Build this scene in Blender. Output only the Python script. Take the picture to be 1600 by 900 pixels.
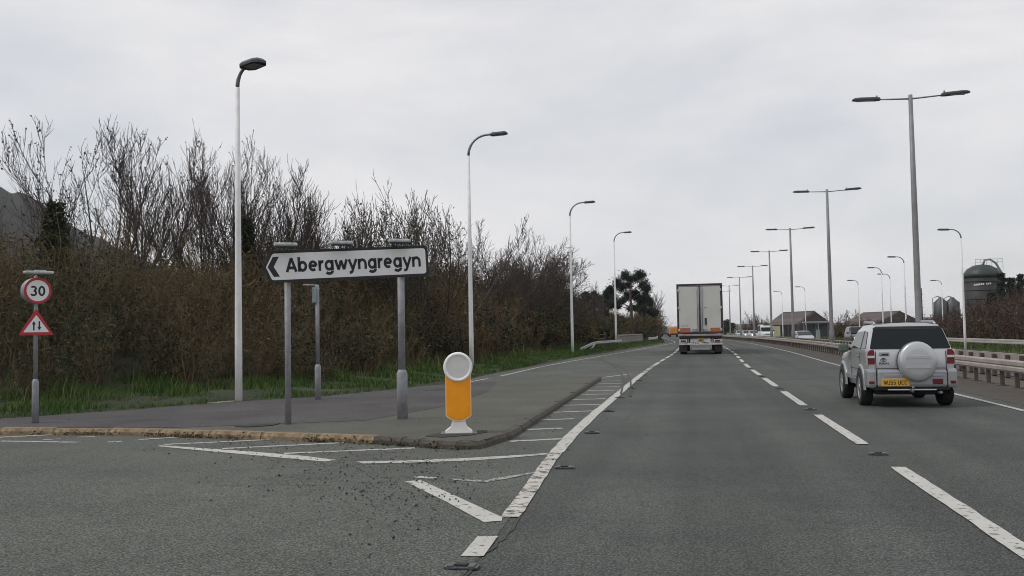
import bpy, bmesh, math, random
import numpy as np
from mathutils import Vector, Matrix
for _o in list(bpy.data.objects): bpy.data.objects.remove(_o, do_unlink=True)
scene = bpy.context.scene
COL = scene.collection
rad = math.radians
# ------------------------------------------------------------------ camera
FPX, CAMH = 1500.0, 1.4                      # focal length in photo pixels, eye height in metres
CAMROT = Matrix.Rotation(math.atan(285/1500), 3, 'Z') @ Matrix.Rotation(math.pi/2+math.atan(71.5/1500), 3, 'X') @ Matrix.Rotation(rad(-1.0), 3, 'Z')
cam_data = bpy.data.cameras.new('camera'); cam = bpy.data.objects.new('camera', cam_data); COL.objects.link(cam)
cam_data.sensor_fit = 'HORIZONTAL'; cam_data.sensor_width = 36.0; cam_data.lens = 36.0*FPX/1600.0
cam_data.clip_start = 0.1; cam_data.clip_end = 20000
cam.matrix_world = Matrix.Translation((0, 0, CAMH)) @ CAMROT.to_4x4()
scene.camera = cam
# ------------------------------------------------------------------ sky
SUN_EL, SUN_AZ = rad(52), rad(-112)            # azimuth measured clockwise from +Y (the road direction)
world = bpy.data.worlds.new('World'); scene.world = world; world.use_nodes = True
wt = world.node_tree; wt.nodes.clear()
w_out = wt.nodes.new('ShaderNodeOutputWorld'); w_bg = wt.nodes.new('ShaderNodeBackground')
w_sky = wt.nodes.new('ShaderNodeTexSky'); w_sky.sky_type = 'NISHITA'; w_sky.sun_disc = False
w_sky.sun_elevation = SUN_EL; w_sky.sun_rotation = SUN_AZ; w_sky.dust_density = 2.0
w_tc = wt.nodes.new('ShaderNodeTexCoord'); w_map = wt.nodes.new('ShaderNodeMapping'); w_map.inputs['Scale'].default_value = (1.0, 1.0, 2.6)
w_map.inputs['Rotation'].default_value = (0.0, rad(8), rad(25))
w_n1 = wt.nodes.new('ShaderNodeTexNoise'); w_n1.inputs['Scale'].default_value = 3.2; w_n1.inputs['Detail'].default_value = 6; w_n1.inputs['Roughness'].default_value = 0.52; w_n1.inputs['Distortion'].default_value = 0.35
w_r1 = wt.nodes.new('ShaderNodeMapRange'); w_r1.inputs[1].default_value = 0.34; w_r1.inputs[2].default_value = 0.60; w_r1.inputs[3].default_value = 0.74; w_r1.inputs[4].default_value = 0.98
w_n2 = wt.nodes.new('ShaderNodeTexNoise'); w_n2.inputs['Scale'].default_value = 5.0; w_n2.inputs['Detail'].default_value = 8
w_r2 = wt.nodes.new('ShaderNodeValToRGB'); w_r2.color_ramp.elements[0].position = 0.3; w_r2.color_ramp.elements[0].color = (7.5, 7.6, 7.85, 1)
w_r2.color_ramp.elements[1].position = 0.72; w_r2.color_ramp.elements[1].color = (8.7, 8.55, 8.65, 1)
w_mix = wt.nodes.new('ShaderNodeMixRGB')
L = wt.links.new
L(w_tc.outputs['Generated'], w_map.inputs['Vector']); L(w_map.outputs['Vector'], w_n1.inputs['Vector']); L(w_map.outputs['Vector'], w_n2.inputs['Vector'])
L(w_n1.outputs['Fac'], w_r1.inputs[0]); L(w_n2.outputs['Fac'], w_r2.inputs['Fac'])
L(w_r1.outputs[0], w_mix.inputs['Fac']); L(w_sky.outputs['Color'], w_mix.inputs['Color1']); L(w_r2.outputs['Color'], w_mix.inputs['Color2'])
L(w_mix.outputs['Color'], w_bg.inputs['Color']); w_bg.inputs['Strength'].default_value = 0.1
L(w_bg.outputs['Background'], w_out.inputs['Surface'])
# ------------------------------------------------------------------ sun
sun_data = bpy.data.lights.new('sun', 'SUN'); sun = bpy.data.objects.new('sun', sun_data); COL.objects.link(sun)
sun_data.energy = 1.3; sun_data.angle = rad(12); sun_data.color = (1.0, 0.96, 0.9)
_sd = Vector((math.sin(SUN_AZ)*math.cos(SUN_EL), math.cos(SUN_AZ)*math.cos(SUN_EL), math.sin(SUN_EL)))
sun.rotation_euler = _sd.to_track_quat('Z', 'Y').to_euler(); sun.location = (-40, 0, 60)
vs = scene.view_settings; vs.view_transform = 'Standard'; vs.look = 'None'; vs.exposure = 0.0; vs.gamma = 1.0; vs.use_curve_mapping = False
scene.render.engine = 'CYCLES'; scene.cycles.use_denoising = True; scene.cycles.denoising_prefilter = 'ACCURATE'; scene.cycles.filter_width = 1.0; scene.cycles.max_bounces = 6; scene.cycles.diffuse_bounces = 3
scene.cycles.volume_bounces = 0; scene.cycles.transparent_max_bounces = 8

# ------------------------------------------------------------------ photo pixel -> place helpers
def ray(px, py): return CAMROT @ Vector(((px-800)/FPX, -(py-450)/FPX, -1.0))
def G(px, py, z=0.0):                         # the point of the level z seen at a pixel
    d = ray(px, py); return Vector((0, 0, CAMH)) + d*((z-CAMH)/d.z)
def AT(px, py, Y):                            # the point at road distance Y seen at a pixel
    d = ray(px, py); return Vector((0, 0, CAMH)) + d*(Y/d.y)
def sstep(a, b, x):
    t = min(1, max(0, (x-a)/(b-a))); return t*t*(3-2*t)
def sh(y):                                    # sideways run of the road: slight right, then a long left bend
    s = 0.45*sstep(33, 66, y)
    if y > 80: s -= 5.2e-4*(min(y, 130)-80)**2
    if y > 130: s -= 0.052*(min(y, 420)-130)
    return s
# ------------------------------------------------------------------ tagging
def tag(o, label=None, cat=None, group=None, kind=None):
    if label: o['label'] = label
    if cat: o['category'] = cat
    if group: o['group'] = group
    if kind: o['kind'] = kind
    return o
def empty(name, loc=(0, 0, 0), rz=0.0):
    o = bpy.data.objects.new(name, None); COL.objects.link(o); o.location = loc; o.rotation_euler = (0, 0, rz); o.empty_display_size = 0.2
    return o
def thing(name, label, cat, loc=(0, 0, 0), rz=0.0, group=None):
    return tag(empty(name, loc, rz), label, cat, group)
def copy_tree(o, parent=None):
    c = o.copy(); COL.objects.link(c); c.parent = parent
    for ch in list(o.children): copy_tree(ch, c)
    return c
def link(name, me, mat, parent=None):
    o = bpy.data.objects.new(name, me); COL.objects.link(o)
    if mat is not None:
        me.materials.clear(); me.materials.append(mat)
    if parent is not None: o.parent = parent
    return o
# ------------------------------------------------------------------ materials
def _mat(name):
    m = bpy.data.materials.new(name); m.use_nodes = True
    nt = m.node_tree; b = nt.nodes['Principled BSDF']; return m, nt, b
def mat(name, col, rough=0.6, metal=0.0, var=0.0, scale=6.0, bump=0.0, bscale=40.0, coat=0.0, emit=None, estr=0.0, island=0.0, col2=None, dirt=None, dscale=2.0):
    """plain surface with uneven tone (var), fine relief (bump), dirt patches (dirt colour) and per-piece variation (island)"""
    m, nt, b = _mat(name); N = nt.nodes.new; l = nt.links.new
    b.inputs['Roughness'].default_value = rough; b.inputs['Metallic'].default_value = metal
    b.inputs['Base Color'].default_value = (*col, 1)
    if coat: b.inputs['Coat Weight'].default_value = coat; b.inputs['Coat Roughness'].default_value = 0.12
    tc = N('ShaderNodeTexCoord'); out = None
    if var or col2:
        n = N('ShaderNodeTexNoise'); n.inputs['Scale'].default_value = scale; n.inputs['Detail'].default_value = 6; l(tc.outputs['Object'], n.inputs['Vector'])
        r = N('ShaderNodeValToRGB'); r.color_ramp.elements[0].position = 0.32; r.color_ramp.elements[1].position = 0.68
        c2 = col2 if col2 else tuple(c*(1+var) for c in col); c1 = col if col2 else tuple(c*(1-var) for c in col)
        r.color_ramp.elements[0].color = (*c1, 1); r.color_ramp.elements[1].color = (*c2, 1)
        l(n.outputs['Fac'], r.inputs['Fac']); out = r.outputs['Color']
    if dirt:
        n = N('ShaderNodeTexNoise'); n.inputs['Scale'].default_value = dscale; n.inputs['Detail'].default_value = 8; n.inputs['Roughness'].default_value = 0.65; l(tc.outputs['Object'], n.inputs['Vector'])
        r = N('ShaderNodeMapRange'); r.inputs[1].default_value = 0.5; r.inputs[2].default_value = 0.72; l(n.outputs['Fac'], r.inputs[0])
        mx = N('ShaderNodeMixRGB'); l(r.outputs[0], mx.inputs['Fac'])
        if out: l(out, mx.inputs['Color1'])
        else: mx.inputs['Color1'].default_value = (*col, 1)
        mx.inputs['Color2'].default_value = (*dirt, 1); out = mx.outputs['Color']
    if island:
        g = N('ShaderNodeNewGeometry'); r = N('ShaderNodeMapRange'); r.inputs[3].default_value = 1-island; r.inputs[4].default_value = 1+island; l(g.outputs['Random Per Island'], r.inputs[0])
        mx = N('ShaderNodeVectorMath'); mx.operation = 'SCALE'; l(r.outputs[0], mx.inputs['Scale'])
        if out: l(out, mx.inputs[0])
        else: mx.inputs[0].default_value = col
        out = mx.outputs['Vector']
    if out: l(out, b.inputs['Base Color'])
    if bump:
        n = N('ShaderNodeTexNoise'); n.inputs['Scale'].default_value = bscale; n.inputs['Detail'].default_value = 4; l(tc.outputs['Object'], n.inputs['Vector'])
        bp = N('ShaderNodeBump'); bp.inputs['Strength'].default_value = bump; bp.inputs['Distance'].default_value = 0.02; l(n.outputs['Fac'], bp.inputs['Height']); l(bp.outputs['Normal'], b.inputs['Normal'])
    if emit:
        b.inputs['Emission Color'].default_value = (*emit, 1); b.inputs['Emission Strength'].default_value = estr
    return m
def asphalt(name, c_lo, c_hi, grain=0.45, patch=(0.09, 0.085, 0.075), patch_amt=0.35, big=0.35, tracks=False):
    m, nt, b = _mat(name); N = nt.nodes.new; l = nt.links.new
    tc = N('ShaderNodeTexCoord')
    def noise(scale, detail=4, rough=0.5, vec=None):
        n = N('ShaderNodeTexNoise'); n.inputs['Scale'].default_value = scale; n.inputs['Detail'].default_value = detail; n.inputs['Roughness'].default_value = rough
        l(vec if vec else tc.outputs['Object'], n.inputs['Vector']); return n.outputs['Fac']
    def rng(s, a, b_, c, d):
        r = N('ShaderNodeMapRange'); l(s, r.inputs[0])
        for i, v in zip((1, 2, 3, 4), (a, b_, c, d)): r.inputs[i].default_value = v
        return r.outputs[0]
    base = N('ShaderNodeMixRGB'); l(rng(noise(big, 6, 0.6), 0.35, 0.65, 0, 1), base.inputs['Fac']); base.inputs['Color1'].default_value = (*c_lo, 1); base.inputs['Color2'].default_value = (*c_hi, 1)
    p = N('ShaderNodeMixRGB'); l(rng(noise(0.7, 8, 0.7), 0.46, 0.72, 0, patch_amt), p.inputs['Fac']); l(base.outputs[0], p.inputs['Color1']); p.inputs['Color2'].default_value = (*patch, 1)
    cur = p.outputs[0]
    if tracks:                                 # streaks along the running direction
        mp = N('ShaderNodeMapping'); mp.inputs['Scale'].default_value = (1.3, 0.03, 1); l(tc.outputs['Object'], mp.inputs['Vector'])
        t = N('ShaderNodeVectorMath'); t.operation = 'SCALE'; l(rng(noise(1.0, 3, 0.5, mp.outputs[0]), 0.3, 0.7, 0.76, 1.16), t.inputs['Scale']); l(cur, t.inputs[0]); cur = t.outputs[0]
    g1 = rng(noise(70, 3, 0.75), 0.3, 0.7, 1-grain, 1+grain)
    s1 = N('ShaderNodeVectorMath'); s1.operation = 'SCALE'; l(g1, s1.inputs['Scale']); l(cur, s1.inputs[0])
    vo = N('ShaderNodeTexVoronoi'); vo.inputs['Scale'].default_value = 55; l(tc.outputs['Object'], vo.inputs['Vector'])
    g2 = rng(vo.outputs['Distance'], 0.0, 0.7, 1.35, 0.5)
    s2 = N('ShaderNodeVectorMath'); s2.operation = 'SCALE'; l(g2, s2.inputs['Scale']); l(s1.outputs[0], s2.inputs[0])
    pit = rng(noise(26, 5, 0.8), 0.30, 0.40, 0.45, 1.0); s3 = N('ShaderNodeVectorMath'); s3.operation = 'SCALE'; l(pit, s3.inputs['Scale']); l(s2.outputs[0], s3.inputs[0])
    l(s3.outputs[0], b.inputs['Base Color']); b.inputs['Roughness'].default_value = 0.86; b.inputs['Specular IOR Level'].default_value = 0.25
    bp = N('ShaderNodeBump'); bp.inputs['Strength'].default_value = 0.55; bp.inputs['Distance'].default_value = 0.006; l(vo.outputs['Distance'], bp.inputs['Height']); l(bp.outputs[0], b.inputs['Normal'])
    return m
def paint(name, col, under, wear=0.5, scale=9.0):
    """road paint worn through to the asphalt colour below it"""
    m, nt, b = _mat(name); N = nt.nodes.new; l = nt.links.new
    tc = N('ShaderNodeTexCoord')
    n = N('ShaderNodeTexNoise'); n.inputs['Scale'].default_value = scale; n.inputs['Detail'].default_value = 8; n.inputs['Roughness'].default_value = 0.72; l(tc.outputs['Object'], n.inputs['Vector'])
    r = N('ShaderNodeMapRange'); r.inputs[1].default_value = wear; r.inputs[2].default_value = wear+0.07; l(n.outputs['Fac'], r.inputs[0])
    n2 = N('ShaderNodeTexNoise'); n2.inputs['Scale'].default_value = 2.5; n2.inputs['Detail'].default_value = 5; l(tc.outputs['Object'], n2.inputs['Vector'])
    mx0 = N('ShaderNodeMixRGB'); l(n2.outputs['Fac'], mx0.inputs['Fac']); mx0.inputs['Color1'].default_value = (*[c*0.8 for c in col], 1); mx0.inputs['Color2'].default_value = (*[min(1, c*1.15) for c in col], 1)
    mx = N('ShaderNodeMixRGB'); l(r.outputs[0], mx.inputs['Fac']); l(mx0.outputs[0], mx.inputs['Color1']); mx.inputs['Color2'].default_value = (*under, 1)
    l(mx.outputs[0], b.inputs['Base Color']); b.inputs['Roughness'].default_value = 0.8; b.inputs['Specular IOR Level'].default_value = 0.2
    return m
# ------------------------------------------------------------------ mesh builder
class MB:
    def __init__(self): self.v = []; self.f = []; self.smooth = []
    def add(self, vs_, fs_, smooth=False):
        o = len(self.v); self.v += [tuple(p) for p in vs_]; self.f += [tuple(i+o for i in f) for f in fs_]; self.smooth += [smooth]*len(fs_); return self
    def box(self, c, s, rz=0.0, bev=0.0, rx=0.0):
        """box centre c, full size s, optional chamfered edges"""
        hx, hy, hz = s[0]/2, s[1]/2, s[2]/2
        M = Matrix.Translation(c) @ Matrix.Rotation(rz, 4, 'Z') @ Matrix.Rotation(rx, 4, 'X')
        if bev <= 0:
            pts = [M @ Vector((x*hx, y*hy, z*hz)) for z in (-1, 1) for y in (-1, 1) for x in (-1, 1)]
            return self.add(pts, [(0, 2, 3, 1), (4, 5, 7, 6), (0, 1, 5, 4), (2, 6, 7, 3), (0, 4, 6, 2), (1, 3, 7, 5)])
        bm = bmesh.new(); bmesh.ops.create_cube(bm, size=1.0)
        for v in bm.verts: v.co = Vector((v.co.x*s[0], v.co.y*s[1], v.co.z*s[2]))
        bmesh.ops.bevel(bm, geom=list(bm.edges), offset=min(bev, 0.49*min(s)), segments=2, affect='EDGES', profile=0.6)
        bm.verts.ensure_lookup_table(); bm.verts.index_update()
        self.add([M @ v.co for v in bm.verts], [[v.index for v in f.verts] for f in bm.faces], False); bm.free(); return self
    def tube(self, path, radii, n=8, caps=True, smooth=True):
        path = [Vector(p) for p in path]
        if not hasattr(radii, '__len__'): radii = [radii]*len(path)
        vs_, fs_ = [], []; up = None
        for i, p in enumerate(path):
            t = (path[min(i+1, len(path)-1)] - path[max(i-1, 0)]).normalized()
            if up is None:
                a = Vector((0, 0, 1)) if abs(t.z) < 0.9 else Vector((1, 0, 0)); u = t.cross(a).normalized()
            else:
                u = (up - t*up.dot(t)).normalized()
            up = u; w = t.cross(u)
            for k in range(n):
                an = 2*math.pi*(k+0.5)/n; vs_.append(p + (u*math.cos(an)+w*math.sin(an))*radii[i])
        for i in range(len(path)-1):
            for k in range(n):
                a, b_ = i*n+k, i*n+(k+1) % n; fs_.append((a, b_, b_+n, a+n))
        if caps:
            fs_.append(tuple(reversed(range(n)))); fs_.append(tuple(range((len(path)-1)*n, len(path)*n)))
        return self.add(vs_, fs_, smooth)
    def prism(self, poly, M, d0, d1, smooth=False):
        """polygon in local XY extruded along local Z from d0 to d1, placed by matrix M"""
        n = len(poly); vs_ = [M @ Vector((x, y, d0)) for x, y in poly] + [M @ Vector((x, y, d1)) for x, y in poly]
        fs_ = [tuple(reversed(range(n))), tuple(range(n, 2*n))] + [(i, (i+1) % n, (i+1) % n+n, i+n) for i in range(n)]
        return self.add(vs_, fs_, smooth)
    def lathe(self, prof, M, n=24, smooth=True):
        """profile (r, z) turned about local Z"""
        vs_, fs_ = [], []
        for r, z in prof:
            for k in range(n):
                a = 2*math.pi*k/n; vs_.append(M @ Vector((r*math.cos(a), r*math.sin(a), z)))
        for i in range(len(prof)-1):
            for k in range(n):
                a, b_ = i*n+k, i*n+(k+1) % n; fs_.append((a, b_, b_+n, a+n))
        if prof[0][0] > 1e-4: fs_.append(tuple(reversed(range(n))))
        if prof[-1][0] > 1e-4: fs_.append(tuple(range((len(prof)-1)*n, len(prof)*n)))
        return self.add(vs_, fs_, smooth)
    def mesh(self, name):
        me = bpy.data.meshes.new(name); me.from_pydata(self.v, [], self.f); me.update()
        me.polygons.foreach_set('use_smooth', self.smooth)
        bm = bmesh.new(); bm.from_mesh(me); bmesh.ops.remove_doubles(bm, verts=bm.verts, dist=1e-5); bmesh.ops.recalc_face_normals(bm, faces=bm.faces); bm.to_mesh(me); bm.free()
        return me
    def build(self, name, material, parent=None): return link(name, self.mesh(name), material, parent)
def sheet(name, pts, z, material, parent=None):
    """flat polygon sheet (kept at level z, or with z from 3-tuples)"""
    bm = bmesh.new(); vs_ = [bm.verts.new((p[0], p[1], p[2] if len(p) > 2 else z)) for p in pts]; f = bm.faces.new(vs_)
    f.normal_update()
    if f.normal.z < 0: f.normal_flip()
    bmesh.ops.triangulate(bm, faces=[f]); me = bpy.data.meshes.new(name); bm.to_mesh(me); bm.free()
    return link(name, me, material, parent)
def strip(name, left, right, z, material, parent=None):
    """quad strip between two rows of points"""
    n = len(left); v = [(p[0], p[1], p[2] if len(p) > 2 else z) for p in left] + [(p[0], p[1], p[2] if len(p) > 2 else z) for p in right]
    me = bpy.data.meshes.new(name); me.from_pydata(v, [], [(i, i+n, i+n+1, i+1) for i in range(n-1)]); me.update()
    bm = bmesh.new(); bm.from_mesh(me); bmesh.ops.recalc_face_normals(bm, faces=bm.faces)
    if sum(f.normal.z for f in bm.faces) < 0: bmesh.ops.reverse_faces(bm, faces=bm.faces)
    bm.to_mesh(me); bm.free(); return link(name, me, material, parent)
def _arc(cx, cy, rx, ry, a0, a1, n=14): return [(cx+rx*math.cos(rad(a0+(a1-a0)*i/n)), cy+ry*math.sin(rad(a0+(a1-a0)*i/n))) for i in range(n+1)]
GLYPH = {  # stroke centre lines of a road-sign sans-serif: cap height 1, x-height 0.72; (advance, strokes)
 'A': (.84, [[(.07, 0), (.42, .95)], [(.42, .95), (.77, 0)], [(.18, .28), (.66, .28)]]), 'b': (.73, [[(.09, 0), (.09, 1)], _arc(.355, .36, .245, .28, 0, 360, 22)]),
 'e': (.70, [[(.10, .37), (.59, .37)], _arc(.345, .36, .25, .28, 0, 308, 20)]), 'r': (.40, [[(.09, 0), (.09, .72)], _arc(.34, .36, .25, .27, 180, 78, 8)]),
 'g': (.73, [_arc(.345, .36, .245, .28, 0, 360, 22), [(.60, .72), (.60, .0)], _arc(.34, -.02, .26, .19, 0, -150, 12)]), 'w': (.98, [[(.05, .72), (.27, .03)], [(.27, .03), (.48, .66)], [(.48, .66), (.69, .03)], [(.69, .03), (.92, .72)]]),
 'y': (.68, [[(.05, .72), (.335, .02)], [(.63, .72), (.335, .02), (.28, -.13), (.20, -.2), (.06, -.2)]]), 'n': (.71, [[(.09, 0), (.09, .72)], _arc(.345, .37, .255, .28, 180, 0, 12)+[(.60, 0)]]),
 '3': (.72, [_arc(.33, .73, .235, .21, 150, -80, 14), _arc(.33, .275, .255, .235, 85, -155, 16)]), '0': (.74, [_arc(.36, .5, .25, .44, 0, 360, 26)]),
 '5': (.70, [[(.58, .93), (.16, .93), (.12, .52)], _arc(.32, .32, .25, .26, 140, -150, 16)]), 'J': (.56, [[(.42, 1), (.42, .28)], _arc(.23, .28, .19, .22, 0, -170, 10)]), 'U': (.78, [[(.1, 1), (.1, .36)]+_arc(.37, .34, .27, .28, 180, 360, 14)+[(.64, 1)]]),
 'C': (.76, [_arc(.40, .5, .30, .44, 50, 310, 20)]), 'W': (1.1, [[(.05, 1), (.29, .04)], [(.29, .04), (.54, .9)], [(.54, .9), (.79, .04)], [(.79, .04), (1.03, 1)]]), ' ': (.42, [])}
GLYPH.update({'R': (.74, [[(.1, 0), (.1, 1)], [(.1, .94), (.36, .94)]+_arc(.36, .72, .22, .22, 90, -90, 10)+[(.1, .5)], [(.36, .5), (.62, 0)]]), 'V': (.78, [[(.05, 1), (.39, .03)], [(.39, .03), (.73, 1)]]), '4': (.74, [[(.5, 0), (.5, .96), (.07, .28), (.68, .28)]])})
def text_mesh(s, size, bold=0.16, depth=0.0):
    """lettering drawn as broad strokes, centred, cap height = size"""
    V, F, x = [], [], 0.0
    for ch in s:
        adv, strokes = GLYPH[ch]
        for st in strokes:
            P = [Vector((p[0]+x, p[1])) for p in st]; o = len(V); closed = (P[0]-P[-1]).length < 1e-4
            for i, p in enumerate(P):
                a = P[i-1] if i else (P[-2] if closed else P[0]); b_ = P[i+1] if i < len(P)-1 else (P[1] if closed else P[-1]); d = (b_-a).normalized(); n = Vector((-d.y, d.x))*bold/2
                V += [((p+n).x, (p+n).y, 0), ((p-n).x, (p-n).y, 0)]
            F += [(o+2*i, o+2*i+1, o+2*i+3, o+2*i+2) for i in range(len(P)-1)]
        x += adv+bold*0.35
    x -= bold*0.35; me = bpy.data.meshes.new('lettering'); me.from_pydata([((a-x/2)*size, (b_-.5)*size, depth) for a, b_, c in V], [], F); me.update(); return me
def place(o, M):
    o.matrix_local = M; return o
# ------------------------------------------------------------------ fast big meshes (numpy)
rng = np.random.default_rng(7)
def np_mesh(name, verts, faces, smooth=False):
    verts = np.asarray(verts, np.float32); faces = np.asarray(faces, np.int32); k = faces.shape[1]
    me = bpy.data.meshes.new(name); me.vertices.add(len(verts)); me.vertices.foreach_set('co', verts.ravel())
    me.loops.add(faces.size); me.loops.foreach_set('vertex_index', faces.ravel())
    me.polygons.add(len(faces)); me.polygons.foreach_set('loop_start', np.arange(0, faces.size, k, dtype=np.int32))
    me.polygons.foreach_set('loop_total', np.full(len(faces), k, np.int32))
    if smooth: me.polygons.foreach_set('use_smooth', np.ones(len(faces), bool))
    me.update(calc_edges=True); me.validate(); return me
def np_tubes(P, R, k=3):
    """paths P (N,S,3) and radii R (N,S) -> k-sided tubes (k=2: ribbons)"""
    N_, S, _ = P.shape
    T = np.empty_like(P); T[:, 1:-1] = P[:, 2:]-P[:, :-2]; T[:, 0] = P[:, 1]-P[:, 0]; T[:, -1] = P[:, -1]-P[:, -2]
    T /= np.linalg.norm(T, axis=2, keepdims=True)+1e-9
    A = rng.normal(size=(N_, 1, 3)); U = np.cross(T, A); U /= np.linalg.norm(U, axis=2, keepdims=True)+1e-9; W = np.cross(T, U)
    if k == 2:
        V = np.stack([P-U*R[..., None], P+U*R[..., None]], 2)
    else:
        an = np.arange(k)*2*np.pi/k
        V = P[:, :, None]+R[..., None, None]*(U[:, :, None]*np.cos(an)[None, None, :, None]+W[:, :, None]*np.sin(an)[None, None, :, None])
    idx = np.arange(N_*S*k).reshape(N_, S, k); fs = []
    for j in range(k if k > 2 else 1):
        j2 = (j+1) % k; fs.append(np.stack([idx[:, :-1, j], idx[:, :-1, j2], idx[:, 1:, j2], idx[:, 1:, j]], -1).reshape(-1, 4))
    return V.reshape(-1, 3), np.concatenate(fs)
def np_join(parts):
    vs_, fs_, o = [], [], 0
    for v, f in parts: vs_.append(v); fs_.append(f+o); o += len(v)
    return np.concatenate(vs_), np.concatenate(fs_)
def np_leaves(C, size, up=0.3, aspect=0.55):
    """leaf-sized quads at centres C"""
    n = len(C); D = rng.normal(size=(n, 3)); D /= np.linalg.norm(D, axis=1, keepdims=True); A = rng.normal(size=(n, 3)); A[:, 2] += up
    U = np.cross(D, A); U /= np.linalg.norm(U, axis=1, keepdims=True)+1e-9
    s = (size*rng.uniform(0.6, 1.35, n))[:, None]
    V = np.stack([C-D*s, C+U*s*aspect, C+D*s, C-U*s*aspect], 1).reshape(-1, 3); return V, np.arange(4*n).reshape(n, 4)
# ================================================================== SETTING: ground, roads, verges
M_ground = mat('field_grass', (0.055, 0.075, 0.03), 0.95, var=0.4, scale=0.05, dirt=(0.09, 0.08, 0.045), dscale=0.2)
M_road = asphalt('road_asphalt', (0.085, 0.092, 0.086), (0.120, 0.130, 0.119), 0.9, (0.066, 0.066, 0.070), 0.7, 0.22, True)
M_junction = asphalt('junction_asphalt', (0.112, 0.121, 0.108), (0.152, 0.163, 0.145), 0.9, (0.088, 0.088, 0.082), 0.7, 0.3)
M_opp = asphalt('far_carriageway_asphalt', (0.09, 0.095, 0.092), (0.12, 0.122, 0.118), 0.3)
M_foot = asphalt('footway_tarmac', (0.095, 0.090, 0.092), (0.122, 0.117, 0.117), 0.3, (0.05, 0.045, 0.045), 0.6, 0.5)
M_island = asphalt('island_tarmac', (0.118, 0.121, 0.102), (0.148, 0.151, 0.127), 0.35, (0.075, 0.072, 0.062), 0.6, 0.6)
M_median = mat('median_earth', (0.085, 0.066, 0.052), 0.95, var=0.3, scale=1.5, bump=0.5, bscale=30, dirt=(0.05, 0.043, 0.036), dscale=0.8)
M_verge = mat('verge_earth', (0.022, 0.03, 0.011), 0.95, var=0.4, scale=1.2, bump=0.6, bscale=12, dirt=(0.035, 0.028, 0.016), dscale=0.5)
M_white = paint('road_paint', (0.49, 0.485, 0.455), (0.10, 0.105, 0.1), 0.555, 14)
M_worn = paint('worn_road_paint', (0.50, 0.48, 0.44), (0.085, 0.088, 0.085), 0.50, 8)
M_thin = paint('thin_road_paint', (0.45, 0.45, 0.43), (0.10, 0.105, 0.1), 0.525, 16)
M_tyre_mark = mat('tyre_mark', (0.045, 0.046, 0.046), 0.8, var=0.3, scale=3)
ground = sheet('ground', [(-5200, -1500), (5200, -1500), (5200, 5600), (-5200, 5600)], -0.45, M_ground); tag(ground, kind='structure')
YS = [-60, -40, -20, -10, 0, 6, 12, 18, 24, 30, 36, 42, 48, 54, 60, 66, 72, 80, 88, 96, 104, 112, 120, 130, 140, 155, 170, 190, 215, 240, 270, 300, 340, 420]
VEP = [(-60, 2.0), (-40, 7.6), (-26, 10.8), (-18, 12.7), (-14, 13.5), (-11.66, 14.49), (-10.26, 16.47), (-9.48, 18.4), (-8.03, 19.74), (-7.3, 21.95), (-6.8, 23.4), (-6.75, 25.1),
       (-7.1, 31.5), (-6.9, 40.0), (-6.6, 55.0), (-5.9, 67.0), (-4.8, 85.0), (-3.6, 115.0), (-4.4, 138.0)] + [(-3.2+sh(y), y) for y in (160, 190, 240, 300, 420)]
_va = np.array(VEP)
def vx(y): return float(np.interp(y, _va[10:, 1], _va[10:, 0]))
def vdist(X, Y):
    """signed distance to the verge edge, positive on the verge side"""
    X = np.asarray(X, float); Y = np.asarray(Y, float); best = np.full(X.shape, 1e9); sg = np.ones(X.shape)
    for a, b_ in zip(_va[:-1], _va[1:]):
        d = b_-a; t = np.clip(((X-a[0])*d[0]+(Y-a[1])*d[1])/(d@d), 0, 1); qx, qy = X-(a[0]+t*d[0]), Y-(a[1]+t*d[1]); r = np.hypot(qx, qy)
        c = d[0]*qy-d[1]*qx; m = r < best-1e-9; best = np.where(m, r, best); sg = np.where(m, np.where(c >= 0, 1.0, -1.0), sg)
    return best*sg
_pt = np.array([-2, -0.05, 0, 0.5, 2, 4, 7, 12, 30, 90]); _pz = np.array([-1.6, 0.02, 0.10, 0.13, 0.22, 0.45, 1.2, 2.0, 2.3, 2.6])  # the high bank at the back is added to block light through the thicket
def vground(X, Y):
    d = vdist(X, Y); z = np.interp(d, _pt, _pz); k = np.clip((np.asarray(Y, float)-48)/24, 0, 1)
    return z+0.15*k*k*(3-2*k)*np.clip((d-0.3)/1.0, 0, 1)
def build_verge():
    gx = np.concatenate([np.arange(-95, -40, 5.0), np.arange(-40, -16, 1.2), np.arange(-16, -1.0, 0.4)]); gy = np.concatenate([np.arange(0, 12, 1.5), np.arange(12, 46, 0.45), np.arange(46, 150, 1.5), np.arange(150, 425, 8.0)])
    gx = np.concatenate([np.arange(-120, -95, 8.0), gx]); nx = len(gx); X, Y = np.meshgrid(gx, gy, indexing='ij')
    shift = np.array([sh(y) for y in gy])*(gy > 130); X = X+shift[None, :]
    Z = vground(X, Y)+np.where(vdist(X, Y) > 0.6, rng.normal(size=X.shape)*0.03, 0)
    idx = np.arange(X.size).reshape(X.shape); f = np.stack([idx[:-1, :-1], idx[1:, :-1], idx[1:, 1:], idx[:-1, 1:]], -1).reshape(-1, 4)
    keep = (Z.ravel()[f] > -0.7).any(1)
    return np_mesh('verge', np.stack([X, Y, Z], -1).reshape(-1, 3), f[keep], True)
verge = tag(link('verge', build_verge(), M_verge), kind='structure')
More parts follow.
